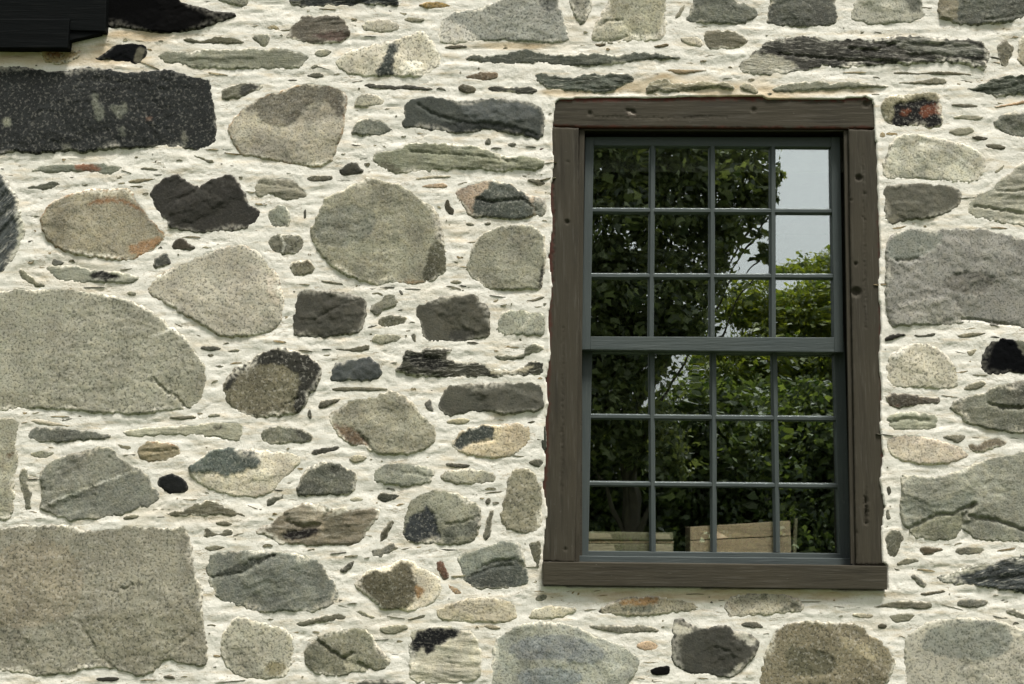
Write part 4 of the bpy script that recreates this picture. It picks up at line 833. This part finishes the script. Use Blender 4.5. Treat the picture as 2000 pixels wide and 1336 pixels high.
for side, pp, hl, ck in (('l', [(1052, 248), (1130, 250.5), (1131, 600), (1128, 850), (1122, 1098), (1046, 1096)], [(1108, 434, 3.2, 9), (1109, 316, 1.5, 4), (1104, 1073, 2.2, 5)], [(1.2, 3, [(1080, 260), (1082, 420), (1079, 560)]), (1.2, 3, [(1100, 640), (1098, 800), (1097, 960)])]),
                         ('r', [(1657, 253), (1722, 255), (1742, 1104), (1672, 1103), (1667, 800), (1661, 500)], [(1677, 348, 4.5, 12), (1671, 516, 2.6, 9), (1672, 571, 6.5, 14), (1662, 391, 1.8, 6), (1690, 378, 1.6, 4), (1671, 1040, 2.4, 6)],
                          [(2.2, 14, [(1690, 972), (1689, 985), (1691, 1000), (1690, 1022)]), (1.2, 4, [(1692, 950), (1690, 972)]), (1.2, 3, [(1685, 300), (1688, 480), (1690, 640)])])):
    edge = [(1095, 250), (1062, 1098)] if side == 'l' else [(1704, 250), (1728, 1100)]
    w = 1 if side == 'l' else -1
    red = [(e[0] - w * 60, e[1]) for e in edge] + [(edge[1][0] + w * 3, edge[1][1]), (edge[0][0] + w * (-8), edge[0][1])]
    ob, _ = relief('side_board', pp, 3, M_FRAME, win, style='x', ang=math.radians(90), base='43281f', seed=811 if side == 'l' else 821, edge_w=3, rough=.8, jit=.25, base_d=FD, alpha0=0.0, depth=0.024,
                   holes=hl, cracks=ck, patches=[('43281f', 0, red)])
# inner beads, a little behind the boards
prism('inner_bead', [(1131.5, 252), (1142, 252), (1132, 1097), (1123, 1097)], FD + .010, .026, M_FRAME, win, .0015, 1)
prism('inner_bead', [(1648, 254), (1656, 255), (1671, 1102), (1662, 1102)], FD + .008, .026, M_FRAME, win, .0015, 1)
prism('head_bead', [(1141, 251.5), (1648, 253), (1648, 256), (1141, 254.5)], FD + .007, .024, M_FRAME, win, .0015)
prism('sill', [(1060, 1097.5), (1733, 1106), (1733, 1152), (1060, 1143)], -.030, .10, M_FRAME, win, .003)
prism('sill_step', [(1128, 1086), (1668, 1091), (1668, 1106), (1128, 1100)], .060, .12, M_SASH, win, .002)
# inside lining of the opening
for a, b, c_, d_ in ((1100, 1137, 230, 1110), (1662, 1700, 230, 1110)):
    prism('jamb_lining', [(a, c_), (b, c_), (b, d_), (a, d_)], .105, .49, M_FRAME, win, 0)
prism('head_lining', [(1137, 222), (1662, 222), (1662, 262), (1137, 262)], .105, .49, M_FRAME, win, 0)
prism('stool', [(1137, 1089), (1662, 1093), (1662, 1112), (1137, 1112)], .125, .49, M_FRAME, win, 0)

def sash(name, label, D, T, L0, L1, R0, R1, top, bot, ml, mr, pl, rows_l, rows_r, cols_t, cols_b, y0, y1, rng):
    """y0/y1: heights of the top and bottom edges; rows: pane edges read at the left and right stile; cols: muntin centres at top / bottom"""
    s = thing_part(name, label)
    # stiles full height, rails between them 1.5 mm back
    prism('stile', [(L0, y0), (L0 + ml, y0), (L1 + ml, y1), (L1, y1)], D, D + T, M_SASH, s, .0025, 1)
    prism('stile', [(R0 - mr, y0), (R0, y0), (R1, y1 + 5), (R1 - mr, y1 + 5)], D, D + T, M_SASH, s, .0025, 1)
    a, b = rows_l, rows_r
    prism('rail', [(L0 + ml, y0), (R0 - mr, y0 + 1), (R0 - mr, b[0]), (L0 + ml, a[0])], D + .0015, D + T, M_SASH, s, .0025)
    prism('rail', [(L1 + ml, a[-1]), (R1 - mr, b[-1]), (R1 - mr, y1 + 5), (L1 + ml, y1)], D + .0015, D + T, M_SASH, s, .0025)
    for c0, c1 in zip(cols_t, cols_b): bar('muntin', (c0, a[0] - 3), (c1, a[-1] + 3), 6, 12, D + .002, D + T * .8, M_SASH, s)
    xl = lambda v: L0 + ml + (L1 - L0) * (v - y0) / (y1 - y0); xr = lambda v: R0 - mr + (R1 - R0) * (v - y0) / (y1 - y0)
    for k in range(1, len(a) - 1, 2):
        va, vb = (a[k] + a[k + 1]) / 2, (b[k] + b[k + 1]) / 2
        bar('muntin', (xl(va) - 2, va), (xr(vb) + 2, vb), 5.5, 11.5, D + .0035, D + T * .78, M_SASH, s)
    # panes, each bedded a little differently
    ge = D + T * .62
    for k in range(0, len(a), 2):
        for c in range(len(cols_t) + 1):
            def cx(v, i): return (xl(v) if i == 0 else xr(v) if i == len(cols_t) + 1 else cols_t[i - 1] + (cols_b[i - 1] - cols_t[i - 1]) * (v - y0) / (y1 - y0))
            def rv(arr_l, arr_r, f): return arr_l + (arr_r - arr_l) * f
            f0, f1 = c / (len(cols_t) + 1), (c + 1) / (len(cols_t) + 1)
            t0, t1 = rv(a[k], b[k], f0), rv(a[k], b[k], f1); u0, u1 = rv(a[k + 1], b[k + 1], f0), rv(a[k + 1], b[k + 1], f1)
            q = [(cx(t0, c) - 1, t0 - 3), (cx(t1, c + 1) + 1, t1 - 3), (cx(u1, c + 1) + 1, u1 + 3), (cx(u0, c) - 1, u0 + 3)]
            p = pane_mesh('pane', q, ge, .003, M_GLASS, s, rng)
            p.rotation_euler = (math.radians(rng.uniform(-.4, .4)), 0, math.radians(rng.uniform(-.4, .4)))
    return s
def thing_part(name, label):
    o = bpy.data.objects.new(name, None); COL.objects.link(o); o.parent = win; o['label'] = label; return o
rg = random.Random(5)
UPD, LOD, ST = .058, .108, .038
sash('upper_sash', 'upper grey-green sash of twelve small panes, set forward', UPD, ST, 1143, 1136, 1641, 1648, 0, 0, 17, 18, 0,
     [284, 405, 415, 533, 543, 657], [287, 407, 417, 534, 544, 659], [1275, 1391.5, 1510], [1271.5, 1391, 1510.5], 267, 683, rg)
sash('lower_sash', 'lower grey-green sash of twelve small panes, set back', LOD, ST, 1137, 1129, 1650, 1662, 0, 0, 20, 21, 0,
     [688, 808, 818, 940, 949, 1076], [691, 812, 823, 944, 954, 1081], [1273, 1394, 1513], [1275.5, 1395, 1519], 668, 1100, rg)

# ---------------------------------------------------------------- things on the inner sill and the blind
bl = prism('roller_blind', [(1150, 262), (1650, 262), (1650, 337), (1150, 336)], .150, .153, M_BLIND, None, 0)
bl['label'] = 'short dim roller blind pulled down behind the top row of panes'; bl['category'] = 'blind'
bd = thing('wooden_box', 'raw tan wooden box standing behind the glass at the bottom middle of the window', 'box', P3(1450, 1090, .155))
prism('plank', [(1348, 1029), (1542, 1017), (1545, 1046), (1348, 1055)], .135, .150, M_CRATE, bd, .002)
prism('plank', [(1348, 1056.5), (1545, 1047.5), (1546, 1094), (1348, 1092)], .136, .150, M_CRATE, bd, .002)
prism('side_plank', [(1348, 1030), (1356, 1029.5), (1356, 1091), (1348, 1091)], .151, .30, M_CRATE, bd, .002)
prism('side_plank', [(1536, 1019), (1544, 1018), (1544, 1092), (1536, 1092)], .151, .30, M_CRATE, bd, .002)
gb = thing('weathered_plank', 'greyed round-cornered plank with a pale groove behind the lowest left pane', 'plank', P3(1235, 1088, .15))
prism('board', [(1140, 1038), (1308, 1041), (1315, 1047), (1316, 1057), (1140, 1056)][:4] if False else [(1140, 1038), (1315, 1040), (1316, 1056), (1140, 1055)], .135, .155, M_MOSSY, gb, .006)
prism('board', [(1140, 1061.5), (1316, 1062), (1316, 1092), (1140, 1090)], .135, .155, M_MOSSY, gb, .004)
prism('batten', [(1140, 1056), (1316, 1057), (1316, 1061), (1140, 1060.5)], .140, .155, M_CRATE, gb, .001)
stk = bar('wooden_stick', (1552, 1092), (1555, 1012), 5, 7, .140, .150, M_MOSSY, None)
stk['label'] = 'thin upright stick leaning behind the glass right of the tan box'; stk['category'] = 'stick'

# ---------------------------------------------------------------- dark ledge at the top left corner
lg = thing('wooden_ledge', 'black painted wooden sill of another window jutting out at the top left corner', 'window sill', P3(-150, 95, 0))
prism('sill', [(-480, 36), (136, 36), (132, 94), (-480, 92)], -.048, .07, M_LEDGE, lg, .004)
prism('frame_board', [(-480, -160), (212, -160), (206, 62), (-480, 34)], -.036, .07, M_LEDGE, lg, .004)
prism('sill_horn', [(137, 35), (197, 60), (196, 66), (134, 80)], -.030, .07, M_LEDGE, lg, .003)

# ---------------------------------------------------------------- ground, trees across the lawn (mirrored in the panes)
bm = bmesh.new(); bmesh.ops.create_grid(bm, x_segments=40, y_segments=40, size=600)
me = bpy.data.meshes.new('lawn'); bm.to_mesh(me); bm.free(); g = link('lawn', me, None, M_GRASS); g['kind'] = 'structure'; g.location = (0, 0, -.02)

def leaves(n, blobs, size, rng, flat=0.4):
    V, Fc = [], []
    tot = sum(b[3] ** 2 for b in blobs)
    for (bx, by, bz, br, sq) in blobs:
        k = int(n * br ** 2 / tot)
        m_ = max(6, k // 16); d0 = rng.normal(size=(m_, 3)); d0 /= np.linalg.norm(d0, axis=1)[:, None]      # twigs, each with its spray of leaves
        tw = d0 * (br * rng.uniform(.1, 1.0, m_) ** .45)[:, None]; pick = rng.randint(0, m_, k); d = d0[pick]
        c = tw[pick] + rng.normal(size=(k, 3)) * (.13, .13, .07) * min(1.0, br * 1.6); c[:, 2] *= sq; c += (bx, by, bz)
        a = rng.normal(size=(k, 3)); a[:, 2] -= .3; a /= np.linalg.norm(a, axis=1)[:, None]
        nrm = rng.normal(size=(k, 3)) * .7 + d * .4 + (0, 0, flat); b = np.cross(nrm, a); b /= np.linalg.norm(b, axis=1)[:, None] + 1e-9
        up = np.cross(a, b); s = size * rng.uniform(.55, 1.3, k)[:, None]
        V.append(np.stack([c - a * s * .5, c + b * s * .42 - a * s * .12 - up * s * .12, c + b * s * .17 + a * s * .10, c + a * s * .62 - up * s * .1, c - b * s * .17 + a * s * .10, c - b * s * .42 - a * s * .12 - up * s * .12], 1).reshape(-1, 3))
    q = np.vstack(V); m = len(q) // 6
    return q, np.arange(m * 6).reshape(m, 6)
def leaf_mesh(name, q, f, mat, parent, origin):
    me = bpy.data.meshes.new(name); q = q - np.array(origin)
    me.vertices.add(len(q)); me.vertices.foreach_set('co', q.astype(np.float32).ravel())
    me.loops.add(f.size); me.loops.foreach_set('vertex_index', f.ravel().astype(np.int32))
    me.polygons.add(len(f)); me.polygons.foreach_set('loop_start', np.arange(0, f.size, f.shape[1], dtype=np.int32)); me.update(calc_edges=True)
    return link(name, me, parent, mat)
def limb_mesh(name, paths, mat, parent, origin):
    bm = bmesh.new()
    for path in paths:
        rings = []
        for i, (x, y, z, r) in enumerate(path):
            p = Vector((x, y, z)) - Vector(origin); j = min(i + 1, len(path) - 1); k = max(i - 1, 0)
            t = (Vector(path[j][:3]) - Vector(path[k][:3])).normalized(); s = t.orthogonal().normalized(); w = t.cross(s)
            rings.append([bm.verts.new(p + (s * math.cos(q) + w * math.sin(q)) * r) for q in [m * math.pi / 4 for m in range(8)]])
        for i in range(len(rings) - 1):
            for m in range(8): bm.faces.new((rings[i][m], rings[i][(m + 1) % 8], rings[i + 1][(m + 1) % 8], rings[i + 1][m]))
        bm.faces.new(rings[0][::-1]); bm.faces.new(rings[-1])
    bmesh.ops.recalc_face_normals(bm, faces=bm.faces)
    me = bpy.data.meshes.new(name); bm.to_mesh(me); bm.free(); return link(name, me, parent, mat)
def tree(name, label, cat, base, blobs, n, size, mat, seed, trunk_r=.14, flat=.4, group=None):
    rng = np.random.RandomState(seed); t = thing(name, label, cat, base, group)
    q, f = leaves(n, blobs, size, rng, flat)
    leaf_mesh('crown', q, f, mat, t, base)
    bx, by, _ = base; top = max(b[2] for b in blobs)
    paths = [[(bx, by, 0, trunk_r), (bx + .06, by, top * .3, trunk_r * .8), (bx - .05, by + .05, top * .6, trunk_r * .55), (bx + .05, by, top, trunk_r * .15)]]
    for b in blobs: paths.append([(bx, by, max(.2, b[2] * .45), trunk_r * .3), ((bx + b[0]) / 2 + .1, (by + b[1]) / 2, b[2] * .75, trunk_r * .1), (b[0], b[1], b[2], trunk_r * .05)])
    limb_mesh('trunk', paths, M_BARK, t, base)
    return t
def mir(u, v, dist):
    """where the sight line through survey point (u, v) ends up after the mirror of the glass, dist metres in front of the wall"""
    a = (u - 1000) / F; b = (668 - v) / F; D = Vector((a, CP - b * SP, SP + b * CP)); k = (dist + 5.07) / D.y
    return CAM.x + D.x * k, -dist, CAM.z + D.z * k
rb = random.Random(9)
def blobs_at(items):
    return [mir(u, v, d) + (r, s) for u, v, d, r, s in items]
tree('maple_tree', 'dark broad-leaved tree in front of the window, seen mirrored in its left panes', 'tree', (1.2, -11.0, 0),
     blobs_at([(1100, 300, 11, 1.0, .9), (1215, 250, 10.5, .95, .8), (1330, 300, 10.6, .75, .8), (1430, 250, 11, .65, .7), (1180, 440, 10.3, .8, .8), (1330, 410, 10.4, .55, .7), (1425, 340, 10.6, .5, .8),
               (1500, 350, 10.8, .26, .9), (1535, 345, 10.8, .15, .8), (1525, 385, 10.8, .12, 1), (1240, 590, 10.2, .75, .8), (1340, 540, 10.3, .45, .8), (1130, 600, 10.5, .9, .9), (1290, 660, 10.2, .42, .8), (1400, 470, 10.5, .35, .8), (1470, 390, 10.7, .3, .8), (1190, 760, 10.4, .75, .9), (1488, 505, 10.5, .13, 1.2), (1050, 800, 10.6, 1.0, .9),
               (1450, 440, 10.6, .28, .8), (1270, 880, 10.5, .5, .8)]), 44000, .09, M_LEAF_DARK, 3, .12, .9)
tree('locust_tree', 'yellow-green tree further off, seen mirrored in the right panes', 'tree', (4.9, -18.0, 0),
     blobs_at([(1640, 600, 18, .95, .7), (1560, 605, 18, .75, .7), (1710, 560, 18.5, 1.0, .7), (1455, 610, 17.6, .65, .8), (1520, 690, 17.5, .85, .7), (1440, 740, 17, .75, .7), (1620, 700, 18, 1.0, .7), (1500, 800, 17.5, .9, .6), (1650, 800, 18, 1.1, .7), (1750, 650, 18, 1.2, .8), (1405, 640, 17.3, .35, .7)]),
     48000, .085, M_LEAF_GOLD, 5, .16, 1.2)
hedge = [(1080, 940, 12.5, 1.1), (1210, 930, 12.0, .85), (1330, 960, 12.6, .7), (1450, 900, 12.2, .95), (1570, 880, 12.8, 1.0), (1680, 900, 12.4, 1.0), (1780, 900, 12.7, 1.1)]
LB = ['leafy dark shrub at the left end of the row across the lawn', 'second dark shrub from the left across the lawn', 'third dark shrub from the left across the lawn', 'middle dark shrub of the row across the lawn',
      'third dark shrub from the right across the lawn', 'second dark shrub from the right across the lawn', 'leafy dark shrub at the right end of the row across the lawn']
for i, (u, v, d, r) in enumerate(hedge):
    x, y, z = mir(u, v, d)
    tree('shrub', LB[i], 'shrub', (x, y, 0), [(x, y, z, r, .9), (x + rb.uniform(-.4, .4), y + .2, z - .9, r, .8), (x + rb.uniform(-.5, .5), y, z + r * .55, r * .6, .8)], 10000, .095, M_LEAF_MID, 40 + i, .06, .5, 'shrubs across the lawn')
src = [o for o in COL.objects if o.name == 'maple_tree'][0]
for i, (px, py, rz, lab_) in enumerate(((-6.5, -13.0, 2.1, 'dark broad-leaved tree far to the left across the lawn'), (11.0, -15.0, 4.0, 'dark broad-leaved tree far to the right across the lawn'), (-13.0, -19.0, 5.2, 'dark broad-leaved tree at the far left end of the lawn'))):
    t_ = src.copy(); COL.objects.link(t_); t_.location = (px, py, 0); t_.rotation_euler = (0, 0, rz); t_['label'] = lab_; t_['group'] = 'broad-leaved trees across the lawn'
    for ch in list(src.children):
        c_ = ch.copy(); COL.objects.link(c_); c_.parent = t_
src['group'] = 'broad-leaved trees across the lawn'
# far line of woods that closes the view behind the shrubs
rng = np.random.RandomState(77)
bl_ = [(x, -34 + rng.uniform(-2, 2), rng.uniform(.6, 1.4), rng.uniform(1.4, 1.9), .8) for x in np.arange(-16, 30, 1.6)]
q, f = leaves(24000, bl_, .30, rng, .5)
o = leaf_mesh('far_woods', q, f, M_LEAF_MID, None, (0, 0, 0)); o['kind'] = 'stuff'; o['label'] = 'low belt of woods closing the far side of the lawn'; o['category'] = 'woods'
